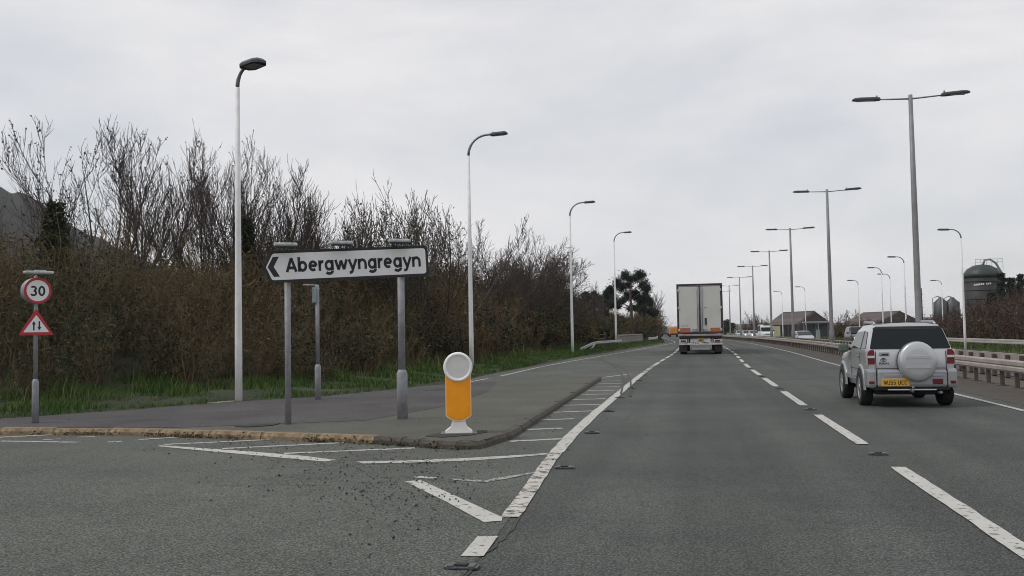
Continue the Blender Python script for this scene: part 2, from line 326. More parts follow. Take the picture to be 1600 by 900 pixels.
# --- carriageways
def lat(v, ys=YS): return [(v+sh(y), y) for y in ys]
road = strip('road', [((-60 if y < 13 else -14 if y < 26 else vx(y)-0.6), y) for y in YS], lat(6.95), 0.0, M_road); tag(road, kind='structure')
median = strip('median', [(6.95+sh(y), y, 0.0) for y in YS], [(10.0+sh(y), y, -0.25) for y in YS], 0, M_median); tag(median, kind='structure')
M_dirtedge = asphalt('dirty_road_edge', (0.085, 0.078, 0.07), (0.11, 0.098, 0.086), 0.35, (0.085, 0.068, 0.055), 0.8, 0.8)
jn = strip('junction_surface', [((-60 if y < 13 else -14 if y < 26 else vx(y)-0.6), y) for y in YS if y < 90], [(-1.36-0.3*sstep(7, 12, y), y) for y in YS if y < 90], 0.004, M_junction, road)
de = strip('dirty_margin', lat(5.55), lat(6.95), 0.004, M_dirtedge, road)
opp = strip('opposite_road', lat(10.0), lat(17.8), -0.25, M_opp); tag(opp, kind='structure')
rverge = strip('right_verge', [(17.8+sh(y), y, -0.22) for y in YS], [(80+sh(y), y, 0.2) for y in YS], 0, mat('right_verge_grass', (0.055, 0.08, 0.025), 0.95, var=0.4, scale=0.6, bump=0.5, bscale=10)); tag(rverge, kind='structure')
# --- footway and island (raised 0.1 m) with kerb stones
KERB = [(-40, 7.0), (-26, 9.9), (-18, 11.9), (-14, 12.6), (-10.39, 12.92), (-8.26, 12.93), (-4.95, 12.17), (-3.98, 11.92), (-3.1, 11.48), (-2.85, 11.40), (-2.62, 11.47), (-2.46, 11.72), (-2.42, 12.2), (-2.47, 14.9), (-2.76, 28.9)]
def along(poly, step):
    pts = [Vector((*p[:2], 0)) for p in poly]; out = []; i = 0; pos = pts[0].copy(); out.append(pos.copy())
    while i < len(pts)-1:
        need = step
        while i < len(pts)-1:
            d = (pts[i+1]-pos).length
            if d >= need: pos = pos+(pts[i+1]-pos).normalized()*need; break
            need -= d; pos = pts[i+1].copy(); i += 1
        else:
            break
        if i < len(pts)-1: out.append(pos.copy())
    return out
inner = []
for i, p in enumerate(KERB):
    a, b_ = KERB[max(i-1, 0)], KERB[min(i+1, len(KERB)-1)]; d = Vector((b_[0]-a[0], b_[1]-a[1], 0)).normalized(); nrm = Vector((-d.y, d.x, 0)); inner.append((p[0]+nrm.x*0.12, p[1]+nrm.y*0.12))
back = [(-6.2, 25.2)] + [(x-0.15, y+0.25) for x, y in reversed(VEP[1:11])]
island = sheet('footway', inner+[(-2.9, 29.0)]+back, 0.1, M_island); tag(island, kind='structure')
old = sheet('old_tarmac', [(-30, 9.35), (-18, 12.1), (-14, 12.8), (-10.4, 13.1), (-7.63, 13.08), (-6.51, 13.51), (-5.03, 14.24), (-4.55, 16.88), (-4.63, 21.1), (-5.3, 25.6), (-6.2, 25.15)]+[(x-0.15, y+0.25) for x, y in reversed(VEP[3:11])], 0.104, M_foot, island)
kerb = tag(empty('kerb'), kind='structure')
M_kerb_sand = mat('sandy_kerb', (0.25, 0.185, 0.115), 0.95, var=0.4, scale=7, bump=0.9, bscale=30, dirt=(0.075, 0.058, 0.04), dscale=6)
M_kerb_dark = mat('dark_kerb', (0.085, 0.078, 0.066), 0.92, var=0.3, scale=5, bump=0.6, bscale=35, dirt=(0.045, 0.042, 0.04), dscale=4)
def kerb_mesh(L_, n):
    mb = MB(); prof = [(0.0, -0.06), (0.0, 0.055), (0.03, 0.098), (0.135, 0.106), (0.135, -0.06)]   # across, up
    mb.prism(prof, Matrix(((0, 0, 1, 0), (1, 0, 0, 0), (0, 1, 0, 0), (0, 0, 0, 1))), -L_/2+0.006, L_/2-0.006); return mb.mesh(n)
kst = {}
random.seed(3)
kp = along(KERB[:8], 0.915)+along(KERB[7:12], 0.3)[1:]+along(KERB[11:], 0.915)[1:]
for a, b_ in zip(kp[:-1], kp[1:]):
    d = b_-a; dark = a.x > -4.2; key = (round(d.length, 1), dark)
    if key not in kst: kst[key] = kerb_mesh(max(d.length, 0.1), 'kerb_stone')
    o = link('kerb_stone', kst[key], None, kerb); c = (a+b_)/2
    if not kst[key].materials: kst[key].materials.append(M_kerb_dark if dark else M_kerb_sand)
    o.location = (c.x, c.y, random.uniform(-0.008, 0.006)); o.rotation_euler = (0, 0, math.atan2(d.y, d.x)+random.uniform(-0.012, 0.012))
# --- painted markings: each mark a piece of the road
def mark(pts, m=M_white, name='road_marking', z=0.009): return sheet(name, [G(*p)[:2] for p in pts], z, m, road)
def hatch(p, q, w=0.12, m=M_thin):
    a, b_ = G(*p), G(*q); d = (b_-a).normalized(); n = Vector((-d.y, d.x, 0))*w/2
    k = 6; top = []; bot = []
    for i in range(k+1):
        c = a+(b_-a)*(i/k); j = random.uniform(-0.012, 0.012); top.append((c+n*(1+j*8))[:2]); bot.append((c-n*(1-j*6))[:2])
    return strip('hatch_marking', top, bot, 0.009, m, road)
def band(name, pts, w, m, z=0.009, parent=None):
    P = [Vector((p[0], p[1], 0)) for p in pts]; l_, r_ = [], []
    if name in ('edge_line', 'lane_dash') and P[0].y < 45:       # ragged paint edges near by
        Q_ = []
        for a, b_ in zip(P[:-1], P[1:]): k_ = max(1, int((b_-a).length/0.25)); Q_ += [a+(b_-a)*(i/k_) for i in range(k_)]
        P = Q_+[P[-1]]
    for i, p in enumerate(P):
        d = (P[min(i+1, len(P)-1)]-P[max(i-1, 0)]).normalized(); n = Vector((-d.y, d.x, 0))*w/2; e1, e2 = (random.uniform(.9, 1.08), random.uniform(.9, 1.08)) if m in (M_white, M_worn, M_thin) else (1, 1); l_.append((p+n*e1)[:2]); r_.append((p-n*e2)[:2])
    return strip(name, l_, r_, z, m, parent or road)
mark([(720, 870.7), (755.6, 870.7), (778.3, 839.4), (745.8, 840)], M_white, 'lane_dash')
band('edge_line', [(-1.425, 7.25), (-1.46, 8.0), (-1.54, 9.4), (-1.6, 10.4), (-1.63, 11.2)], 0.15, M_worn)
band('edge_line', [(-1.63, 11.2), (-1.69, 13), (-1.73, 16), (-1.745, 21.1), (-1.755, 25), (-1.76, 30), (-1.74, 32.8)], 0.17, M_white)
for y0, y1 in [(33.4, 34.4), (35.3, 36.6), (37.6, 38.6)]+[(39.6+5.3*k, 43.6+5.3*k) for k in range(9)]:
    band('lane_dash', [(-1.74+0.9*sh(y), y) for y in (y0, (y0+y1)/2, y1)], 0.16, M_white)
for k in range(-3, 20):
    y0 = 12.15+6.06*k; band('lane_dash', [(1.96-0.06*sstep(6, 20, y)+0.9*sh(y), y) for y in (y0, y0+2, y0+4.1)], 0.15, M_white)
band('edge_line', [(5.21+sh(y), y) for y in YS if y < 250], 0.11, M_thin)
band('edge_line', [(-6.55, 27.6), (-6.45, 29.6)], 0.11, M_thin)
band('edge_line', [(-6.37, 31.2), (-6.36, 38.8), (-5.94, 48.2), (-5.4, 56.8), (-4.78, 67), (-3.81, 84.7), (-2.4, 115)]+[(-1.95+sh(y), y) for y in (130, 150, 180, 220)], 0.13, M_thin)
mark([(245, 698), (251, 696.8), (385, 706), (475, 713.5), (526, 719.8), (508, 722.2), (470, 719.2), (385, 711.2), (300, 703.5)])
mark([(632.6, 753.5), (657, 751.5), (720, 780), (785, 810), (784, 815.5), (756, 817.5), (700, 787)], M_white)
for p, q, w in [((215, 688), (307, 682), .1), ((256, 695.5), (427, 687.5), .11), ((347, 702), (537, 692.5), .12), ((444, 709.5), (648, 701), .12), ((0, 684), (84, 680), .13),
                ((0, 690), (121, 692), .1), ((67, 688), (95, 686.6), .08), ((121, 684), (148.5, 683), .08), ((168, 691.5), (191, 690.5), .1), ((649, 746), (679, 748.5), .1)]: hatch(p, q, w)
mark([(557, 722), (640, 720.5), (731, 716.6), (795, 713), (856, 709), (856, 711), (795, 716.6), (731, 721), (640, 724), (566, 725.5)], M_thin)
mark([(700, 749), (756, 751.5), (800, 744), (834, 738.2), (834, 740.5), (800, 748), (756, 755), (712, 751.5)], paint('faded_road_paint', (0.4, 0.4, 0.38), (0.095, 0.1, 0.095), 0.47, 20))
for p, q in [((796, 690.5), (879, 686.5)), ((823, 672), (878, 670)), ((845, 657), (897, 655)), ((863, 645), (927.4, 642.6)), ((879, 634), (937.5, 632.5)), ((895, 625), (946.5, 623.5)), ((908, 617.4), (954, 616)),
             ((918, 611), (960, 610.5)), ((924.5, 605.5), (968, 604.5)), ((934, 600.3), (973, 599.4)), ((941, 596), (970, 595.5)), ((943, 590), (985.5, 584.5))]: hatch(p, q, 0.13)
for pl in ([(970, 616.7), (973.3, 602), (973.9, 591), (969, 582), (960, 573.3), (949, 566.7), (937.8, 561), (941, 557)], [(985, 620), (985.5, 602), (984, 590), (976.7, 579), (966.7, 572), (953, 567.8)]):
    P = [G(*p) for p in pl]; Q = []
    for i in range(len(P)-1):
        for t in (0, 0.25, 0.5, 0.75):
            a, b_, c, d = P[max(i-1, 0)], P[i], P[i+1], P[min(i+2, len(P)-1)]
            Q.append(0.5*((2*b_)+(c-a)*t+(2*a-5*b_+4*c-d)*t*t+(3*b_-a-3*c+d)*t**3))
    band('skid_mark', Q, 0.05, M_tyre_mark, 0.013)
# --- tar-sealed crack running along the joint under the edge line, and a patch
for pl, w in (([(-1.36, 4.4), (-1.33, 5.2), (-1.37, 5.9), (-1.31, 6.6), (-1.345, 7.2), (-1.40, 7.9)], 0.018), ([(-5.0, 9.5), (-4.3, 9.75), (-3.4, 10.1), (-2.7, 10.2)], 0.012), ([(-4.6, 8.5), (-4.0, 8.62), (-3.3, 8.6)], 0.012)):
    Q = []
    for a, b_ in zip(pl[:-1], pl[1:]):
        for t in np.linspace(0, 1, 7)[:-1]: Q.append((a[0]+(b_[0]-a[0])*t+random.uniform(-.02, .02), a[1]+(b_[1]-a[1])*t))
    band('surface_crack', Q, w, M_tyre_mark, 0.0065)
# --- road studs
M_stud = mat('stud_casting', (0.10, 0.10, 0.11), 0.5, 0.4, var=0.3, scale=20); M_rubber = mat('stud_rubber', (0.015, 0.015, 0.016), 0.7)
def stud(x, y, first=[None]):
    if first[0] is None:
        o = MB().prism([(-0.13, -0.05), (-0.1, -0.075), (0.1, -0.075), (0.13, -0.05), (0.13, 0.05), (0.1, 0.075), (-0.1, 0.075), (-0.13, 0.05)], Matrix.Identity(4), 0.0, 0.012).box((-0.08, 0, 0.016), (0.05, 0.12, 0.012), bev=0.004).box((0.08, 0, 0.016), (0.05, 0.12, 0.012), bev=0.004).build('road_stud', M_stud, road)
        MB().box((0, 0, 0.018), (0.09, 0.07, 0.02), bev=0.005).build('stud_insert', M_rubber, o); first[0] = o
    else: o = copy_tree(first[0], road)
    o.location = (x, y, 0.008); o.scale = (0.8, 0.8, 0.8)
p = G(722, 888); stud(p.x, p.y)
for k in range(-1, 14): y = 11.2+6.06*k; stud(1.96-0.06*sstep(6, 20, y)+0.9*sh(y), y)
for px, py in ((882, 732), (925, 677), (951, 643), (969, 622), (987, 607), (999, 595), (1008, 586.5)): p = G(px, py); stud(p.x, p.y)
# --- covers and patches on the footway
M_cover = mat('inspection_cover', (0.03, 0.029, 0.029), 0.75, 0.2, var=0.5, scale=30, bump=0.4, bscale=60)
def pad(name, pts, z, m, h=0.008):
    MB().prism([(p.x, p.y) for p in (G(px, py, 0.1) for px, py in pts)], Matrix.Identity(4), z, z+h).build(name, m, island)
pad('inspection_cover', [(367, 667.3), (398, 663.4), (438, 662.4), (425, 665.6), (385, 668)], 0.104, M_cover)
pad('inspection_cover', [(664, 610.3), (690, 607.8), (716, 607), (700, 610)], 0.1, M_cover)
pad('tarmac_patch', [(664, 682), (690, 676.5), (760, 672.5), (762, 675.5), (735, 680.5), (690, 684)], 0.1, mat('fresh_tarmac', (0.035, 0.034, 0.033), 0.9, var=0.3, scale=20, bump=0.5, bscale=60))
pad('concrete_pad', [(318, 629), (345, 625.2), (372, 624.2), (365, 628), (330, 631)], 0.105, mat('pale_concrete', (0.22, 0.2, 0.17), 0.9, var=0.3, scale=8))
# --- loose chippings
def chips(n):
    pts = []
    for i in range(n):
        u = random.random()
        if u < 0.55: px, py = random.gauss(575, 105), random.gauss(730, 36)
        elif u < 0.75: px, py = random.gauss(430, 110), random.gauss(697, 9)
        elif u < 0.9: px, py = random.gauss(640, 60), random.gauss(800, 40)
        else: px, py = random.gauss(900, 60), random.gauss(640, 30)
        if py < 684 and px < 760: continue
        q = G(px, py)
        if q.y < 30 and not (q.x > -1.9 and px < 860): pts.append((q.x, q.y, 0.008))
    for i in range(70): q = G(random.uniform(20, 900), random.uniform(655, 690), 0.1); pts.append((q.x, q.y, 0.102)) if vdist([q.x], [q.y])[0] < -0.3 and q.y > 13.4 and q.x < -3 else None
    P = np.array(pts); k = len(P); base = np.array([(1, 0, 0), (0, 1, 0), (-1, 0, 0), (0, -1, 0), (0, 0, 1), (0, 0, -.3)], float)
    s = np.clip(rng.lognormal(-5.05, 0.4, k), 0.004, 0.016)[:, None, None]; V = P[:, None]+base[None]*s*rng.uniform(0.6, 1.4, (k, 6, 1)); V[:, :, 2] += s[:, :, 0]*0.3
    f = np.array([(0, 1, 4), (1, 2, 4), (2, 3, 4), (3, 0, 4), (1, 0, 5), (2, 1, 5), (3, 2, 5), (0, 3, 5)]); return np_mesh('loose_chippings', V.reshape(-1, 3), (f[None]+np.arange(k)[:, None, None]*6).reshape(-1, 3))
tag(link('loose_chippings', chips(1900), mat('dark_stone_chips', (0.035, 0.036, 0.036), 0.85, island=0.6)), 'dark loose stone chippings scattered over the junction mouth', 'chippings', kind='stuff')
# --- hills far away
def hill(name, ridge, dist, depth, col, seed):
    r2 = np.random.default_rng(seed); xs = np.linspace(ridge[0][0], ridge[-1][0], 90); ys = np.interp(xs, [p[0] for p in ridge], [p[1] for p in ridge])+r2.normal(size=90)*0.35
    rows = []
    for t in (0, 0.2, 0.4, 0.6, 0.8, 1.0, 1.25, 1.7):
        row = []
        for x, y in zip(xs, ys):
            D = dist-depth*(1-t) if t <= 1 else dist+depth*(t-1); top = AT(x, y, dist); k = math.sin(min(t, 1)*math.pi/2)**1.3 if t <= 1 else max(0, 1-1.6*(t-1))
            row.append((top.x*D/dist, D, -0.5+max(0, top.z+0.5)*k*(1+0.012*r2.normal()*(1 if 0 < t < 0.9 else 0))))
        rows.append(row)
    V = np.array(rows); n, m_ = V.shape[:2]; idx = np.arange(n*m_).reshape(n, m_); f = np.stack([idx[:-1, :-1], idx[:-1, 1:], idx[1:, 1:], idx[1:, :-1]], -1).reshape(-1, 4)
    o = link(name, np_mesh(name, V.reshape(-1, 3), f, True), mat(name+'_cover', col, 0.95, var=0.45, scale=0.06, bump=1.0, bscale=0.12)); return tag(o, kind='structure')
hill('hill', [(-700, 330), (-420, 305), (-220, 296), (-90, 294), (0, 297), (22, 303), (40, 308), (62, 319), (90, 345), (125, 362), (170, 382), (230, 410), (300, 440), (400, 480), (500, 515)], 430, 180, (0.016, 0.017, 0.017), 5)
hill('far_ridge', [(700, 522), (860, 519), (950, 513), (1020, 511), (1037, 508.5), (1048, 511), (1060, 508), (1080, 512), (1150, 507), (1250, 504), (1400, 506), (1700, 500), (2000, 505)], 4200, 900, (0.06, 0.075, 0.06), 8)
# ================================================================== STREET FURNITURE
M_galv = mat('galvanised_steel', (0.30, 0.31, 0.33), 0.55, 0.5, var=0.15, scale=12, dirt=(0.2, 0.2, 0.2), dscale=5)
M_post = mat('grey_painted_post', (0.27, 0.275, 0.30), 0.6, 0.15, var=0.12, scale=10, dirt=(0.17, 0.165, 0.16), dscale=4)
M_white_col = mat('white_painted_column', (0.76, 0.76, 0.77), 0.55, 0.0, var=0.08, scale=4, dirt=(0.58, 0.58, 0.57), dscale=1.6)
M_black = mat('black_paint', (0.012, 0.012, 0.014), 0.5, var=0.3, scale=8)
M_signwhite = mat('sign_white', (0.76, 0.76, 0.77), 0.4, var=0.05, scale=3, dirt=(0.64, 0.64, 0.64), dscale=3)
M_red = mat('sign_red', (0.42, 0.025, 0.035), 0.45, var=0.1, scale=6)
M_lamp_tray = mat('weathered_lamp_casing', (0.45, 0.49, 0.48), 0.5, 0.3, var=0.25, scale=14)
M_head = mat('dark_luminaire', (0.05, 0.055, 0.065), 0.45, 0.3, var=0.2, scale=6)
M_arm = mat('dark_bracket', (0.22, 0.22, 0.23), 0.5, 0.4, var=0.2, scale=6)  # grey puts the backlit shade of the white lamps' arms into the colour
M_lens = mat('luminaire_glass', (0.3, 0.31, 0.32), 0.25)
def facing(base, px, py):
    """point seen at a pixel on the upright plane through base that faces the camera axis"""
    f = CAMROT @ Vector((0, 0, -1)); f.z = 0; f.normalize(); d = ray(px, py); return Vector((0, 0, CAMH))+d*((Vector(base)-Vector((0, 0, CAMH))).dot(f)/d.dot(f))
def frame3(o, u, v):
    """matrix with local X along u, local Y along v, origin o"""
    u = Vector(u).normalized(); w = u.cross(Vector(v)).normalized(); v2 = w.cross(u)
    return Matrix(((u.x, v2.x, w.x, o[0]), (u.y, v2.y, w.y, o[1]), (u.z, v2.z, w.z, o[2]), (0, 0, 0, 1)))
def rounded(poly, rs, n=5):
    out = []; k = len(poly)
    for i in range(k):
        p, a, b_ = Vector(poly[i]), Vector(poly[i-1]), Vector(poly[(i+1) % k]); r = rs[i] if hasattr(rs, '__len__') else rs
        if r <= 0: out.append(tuple(p)); continue
        d1, d2 = (a-p).normalized(), (b_-p).normalized()
        for j in range(n+1):
            t = j/n; q0, q2 = p+d1*r, p+d2*r; out.append(tuple((1-t)**2*q0+2*t*(1-t)*p+t*t*q2))
    return out
def circle(cx, cy, r, n=32): return [(cx+r*math.cos(2*math.pi*i/n), cy+r*math.sin(2*math.pi*i/n)) for i in range(n)]
# ---- the direction sign
P1, P2 = G(450.5, 663, 0.1), G(629, 654.5, 0.1)
UD = (P2-P1); UD.z = 0; UL = UD.length; UD.normalize(); ND = Vector((UD.y, -UD.x, 0))          # ND points to the camera
root = thing('direction_sign', 'white arrow-shaped direction sign reading Abergwyngregyn on two grey posts', 'road sign', P1)
def on_plane_p(px, py):
    o = P1+ND*0.08; d = ray(px, py); return Vector((0, 0, CAMH))+d*((o-Vector((0, 0, CAMH))).dot(ND)/d.dot(ND))-P1
_a, _b = on_plane_p(430, 417.0), on_plane_p(668, 407.3); TILT = math.atan2(_b.z-_a.z, (_b-_a).dot(UD))                       # the panel has settled out of level
SU = UD*math.cos(TILT)+Vector((0, 0, math.sin(TILT))); SV = Vector((0, 0, math.cos(TILT)))-UD*math.sin(TILT)
def on_sign(px, py): q = on_plane_p(px, py); return (q.dot(SU), q.dot(SV))
MS = frame3((0, 0, 0), SU, SV)         # local: along, up, towards camera
outline = [on_sign(*p) for p in ((410.2, 418.2), (422.8, 393.0), (669.5, 382.6), (668.5, 431.8), (422.8, 441.8))]
zt = (outline[1][1]+outline[2][1])/2; zb = (outline[3][1]+outline[4][1])/2; ur = (outline[2][0]+outline[3][0])/2
outline = [(outline[0][0], (zt+zb)/2), (outline[1][0], zt), (ur, zt), (ur, zb), (outline[4][0], zb)]
b_ = 0.042
inset = [(outline[0][0]+b_*1.15, outline[0][1]), (outline[1][0]+b_*0.6, zt-b_), (ur-b_, zt-b_), (ur-b_, zb+b_), (outline[4][0]+b_*0.6, zb+b_)]
panel = MB().prism(rounded(outline, [0.02, 0.04, 0.07, 0.07, 0.04]), MS, 0.06, 0.085).build('sign_panel', M_black, root)
MB().prism(rounded(inset, [0.015, 0.03, 0.05, 0.05, 0.03]), MS, 0.086, 0.089).build('sign_face', M_signwhite, panel)
zc = (zt+zb)/2; hh = (zt-zb)/2; c0 = on_sign(418, 417)[0]; c1 = on_sign(427, 417)[0]; c2 = on_sign(436.5, 417)[0]; ch = hh*0.62
MB().prism([(c0, zc), (c1, zc+ch), (c2, zc+ch), (c2-(c1-c0), zc), (c2, zc-ch), (c1, zc-ch)], MS, 0.0895, 0.091).build('chevron', M_black, panel)
t0, t1 = on_sign(446, 416)[0], on_sign(657, 408)[0]
me = text_mesh('Abergwyngregyn', 0.25, 0.2, 0.0012); xs = [v.co.x for v in me.vertices]; ys = [v.co.y for v in me.vertices]; me.transform(Matrix.Translation((-(min(xs)+max(xs))/2, -(min(ys)+max(ys))/2, 0)))
sx = (t1-t0)/(max(xs)-min(xs)); sy = (zt-zb)*0.60/(max(ys)-min(ys))
lo = link('lettering', me, M_black, panel); place(lo, MS @ Matrix.Translation(((t0+t1)/2, zc-0.012, 0.0905)) @ Matrix.Diagonal((sx, sy, 1, 1)))
MB().tube([(0, 0, -0.1), (0, 0, zt-0.10)], 0.045, 14).build('post', M_post, root)
q = UD*UL; kk = on_sign(629, 575)[1]
MB().tube([(q.x, q.y, -0.1), (q.x, q.y, kk), (q.x, q.y, kk+0.03), (q.x, q.y, kk+0.06)], [0.085, 0.085, 0.07, 0.055], 16).build('post_base', M_post, root)
MB().tube([(q.x, q.y, kk), (q.x, q.y, zt-0.06)], 0.055, 14).build('post', M_post, root)
for px in (444.5, 531.5, 621):
    u = on_sign(px, 388)[0]; W_ = SU*u+SV*zt; ht = W_.z; c = Vector((W_.x, W_.y, 0))+ND*0.22; az = math.atan2(UD.y, UD.x)
    lm = MB().box((c.x, c.y, ht+0.075), (0.33, 0.17, 0.05), az, 0.018).build('sign_lamp', M_lamp_tray, root)
    MB().box((c.x, c.y, ht+0.042), (0.29, 0.13, 0.016), az, 0.004).build('lamp_lens', M_head, lm)
    a = Vector((W_.x, W_.y, 0))+ND*0.05; MB().tube([(a.x, a.y, ht-0.12), (a.x, a.y, ht+0.05), (c.x, c.y, ht+0.105)], 0.013, 6).box((c.x, c.y, ht+0.105), (0.08, 0.06, 0.02), az).build('lamp_bracket', M_head, lm)
# ---- speed limit sign with a two way traffic triangle
B = G(55, 661, 0.104); root = thing('speed_limit_sign', 'grey post with round red 30 sign above a two way traffic warning triangle', 'road sign', B)
def up(px, py): return facing(B, px, py)-B
zk = up(55, 597).z; ztop = up(57, 432).z
MB().tube([(0, 0, -0.1), (0, 0, zk), (0, 0, zk+0.05)], [0.052, 0.052, 0.032], 16).build('post_base', M_post, root)
MB().tube([(0, 0, zk+0.04), (0, 0, ztop)], 0.032, 12).build('post', M_post, root)
yaw = math.atan2(-B.y, -B.x)+math.pi/2+rad(16)          # faces turned a little to the right of the camera
Cc = up(61, 454.5); rr = up(81.5, 454).x-up(40.5, 454).x; rr = math.hypot((up(81.5, 454)-up(40.5, 454)).x, (up(81.5, 454)-up(40.5, 454)).y)/2
Mf = Matrix.Translation((0, 0, Cc.z)) @ Matrix.Rotation(yaw, 4, 'Z') @ Matrix.Rotation(math.pi/2, 4, 'X')
disc = MB().lathe([(rr*0.97, -0.09), (rr, -0.085), (rr, 0.085), (rr*0.97, 0.095)], Mf, 40).build('sign_case', M_galv, root)
MB().lathe([(rr*0.80, 0.0965), (rr*0.985, 0.0965), (rr*0.985, 0.1), (rr*0.80, 0.1), (rr*0.80, 0.0965)], Mf, 40, False).build('red_ring', M_red, disc)
MB().prism(circle(0, 0, rr*0.81, 36), Mf, 0.0955, 0.098).build('sign_face', M_signwhite, disc)
me = text_mesh('30', rr*0.72, 0.2, 0.001); place(link('numerals', me, M_black, disc), Mf @ Matrix.Translation((0, -0.004, 0.0985)))
za, zb2 = up(60, 482).z, up(60, 523.5).z; hw = (za-zb2)*0.60
Mt = Matrix.Translation((0, 0, 0)) @ Matrix.Rotation(yaw-rad(10), 4, 'Z') @ Matrix.Rotation(math.pi/2, 4, 'X')
tri = MB().prism(rounded([(0, za), (-hw, zb2), (hw, zb2)], 0.03), Mt, 0.045, 0.06).build('triangle_sign', M_red, root)
MB().prism(rounded([(0, za-0.105), (-hw*0.74, zb2+0.045), (hw*0.74, zb2+0.045)], 0.015), Mt, 0.0605, 0.063).build('sign_face', M_signwhite, tri)
ar = MB(); zc_ = zb2+0.15
for x0, s in ((-0.035, 1), (0.045, -1)): ar.prism([(x0-0.011, zc_-0.075*s), (x0+0.011, zc_-0.075*s), (x0+0.011, zc_+0.02*s), (x0+0.03, zc_+0.02*s), (x0, zc_+0.075*s), (x0-0.03, zc_+0.02*s), (x0-0.011, zc_+0.02*s)][::s], Mt, 0.0635, 0.065)
ar.build('arrows', M_black, tri)
lm = MB().box((0.0, 0, 0), (0.43, 0.16, 0.045), 0, 0.018).build('sign_lamp', M_lamp_tray, root); lm.matrix_local = Matrix.Rotation(yaw, 4, 'Z') @ Matrix.Translation((0.0, -0.12, up(57, 426.5).z))
x = MB().box((0.02, -0.02, 0.028), (0.16, 0.1, 0.02), 0, 0.006).build('lamp_cap', M_lamp_tray, lm)
MB().tube([(0, 0, ztop-0.05), (0, 0, ztop+0.02)], 0.02, 8).build('lamp_bracket', M_post, root)
# ---- sign post seen from its edge behind the direction sign
B = G(497, 624, 0.104); root = thing('small_sign_post', 'grey post carrying a small sign seen edge-on, behind the direction sign', 'road sign', B)
zk = up(497, 573).z; ztop = up(494, 445).z
MB().tube([(0, 0, -0.1), (0, 0, zk), (0, 0, zk+0.05)], [0.066, 0.066, 0.04], 16).build('post_base', M_post, root)
MB().tube([(0, 0, zk+0.04), (0, 0, ztop)], 0.04, 12).build('post', M_post, root)
a, c = up(491.5, 448).z, up(491.5, 473).z; vd = Vector((B.x, B.y, 0)).normalized(); sd = Vector((vd.y, -vd.x, 0))
pn = MB().box((-sd.x*0.06, -sd.y*0.06, (a+c)/2), (0.42, 0.02, a-c), math.atan2(vd.y, vd.x)+rad(11), 0.004).build('sign_panel', mat('sign_back', (0.25, 0.3, 0.31), 0.5, 0.3, var=0.2, scale=8), root)
for zz in (a-0.05, c+0.04): MB().tube([(-sd.x*0.09, -sd.y*0.09, zz), (sd.x*0.05, sd.y*0.05, zz)], 0.016, 6).build('clamp', M_galv, root)
l0 = up(473, 443.5); MB().tube([(0, 0, ztop-0.01), (l0.x, l0.y, ztop)], 0.015, 6).build('lamp_bracket', M_galv, root)
# ---- bollard
B = G(717, 675.5, 0.108); root = thing('traffic_bollard', 'amber and white traffic bollard with plain grey round face on the kerb', 'bollard', B)
vd = Vector((B.x, B.y, 0)).normalized(); Mb = Matrix.Rotation(math.atan2(vd.y, vd.x)-math.pi/2, 4, 'Z') @ Matrix.Rotation(math.pi/2, 4, 'X')   # local x right, y up, z to the camera
px1 = 1500/((B-Vector((0, 0, CAMH))).dot(CAMROT @ Vector((0, 0, -1))))                        # pixels per metre there
m_ = lambda d: d/px1
M_bwhite = mat('bollard_white_plastic', (0.86, 0.86, 0.84), 0.4, var=0.04, scale=5); M_amber = mat('bollard_amber_plastic', (0.95, 0.35, 0.0), 0.35, var=0.06, scale=6, coat=0.2)
M_amber_pale = mat('bollard_pale_rim', (0.9, 0.62, 0.36), 0.4); M_bgrey = mat('bollard_face_grey', (0.66, 0.66, 0.64), 0.55, var=0.04, scale=20, bump=0.05, bscale=200)
hz = lambda y: m_(675.5-y)
ped = [(-m_(21), 0), (m_(21), 0), (m_(21), hz(673)), (m_(13), hz(667)), (m_(10.5), hz(660)), (m_(10.5), hz(654)), (-m_(10.5), hz(654)), (-m_(10.5), hz(660)), (-m_(13), hz(667)), (-m_(21), hz(673))]
MB().prism(ped, Mb, -0.11, 0.11).build('pedestal', M_bwhite, root)
hw_ = m_(20.8); body = [(-hw_, hz(583)), (-hw_, hz(648))]+[(-hw_+2*hw_*t, hz(648+9*math.sin(math.pi*t)**0.7)) for t in np.linspace(0.04, 0.96, 15)]+[(hw_, hz(648)), (hw_, hz(583))]
bd = MB().prism([(x*0.96, z) for x, z in body], Mb, -0.125, 0.125).build('body', M_amber_pale, root)
MB().prism([(x*0.90, (z-hz(620))*0.95+hz(620)) for x, z in body], Mb, -0.128, 0.128).build('light_panel', M_amber, bd)
MB().prism([(x*0.74, (z-hz(620))*0.93+hz(620)+0.004) for x, z in body], Mb, 0.1285, 0.1315).build('front_panel', M_amber, bd)
Mh = Mb @ Matrix.Translation((0, hz(573.3), 0)); R_ = m_(22.7)
hd = MB().lathe([(R_*0.78, -0.13), (R_*0.95, -0.135), (R_, -0.12), (R_, 0.135), (R_*0.95, 0.157), (R_*0.80, 0.153), (R_*0.78, 0.14)], Mh, 44).build('head', M_bwhite, root)
MB().lathe([(0.0001, 0.145), (R_*0.79, 0.142)], Mh, 44, False).build('round_face', M_bgrey, hd)
MB().box((0, 0, -0.012), (0.48, 0.32, 0.03), math.atan2(vd.y, vd.x)-math.pi/2, 0.01).build('mounting_plate', mat('bollard_foot', (0.16, 0.16, 0.155), 0.8), root)
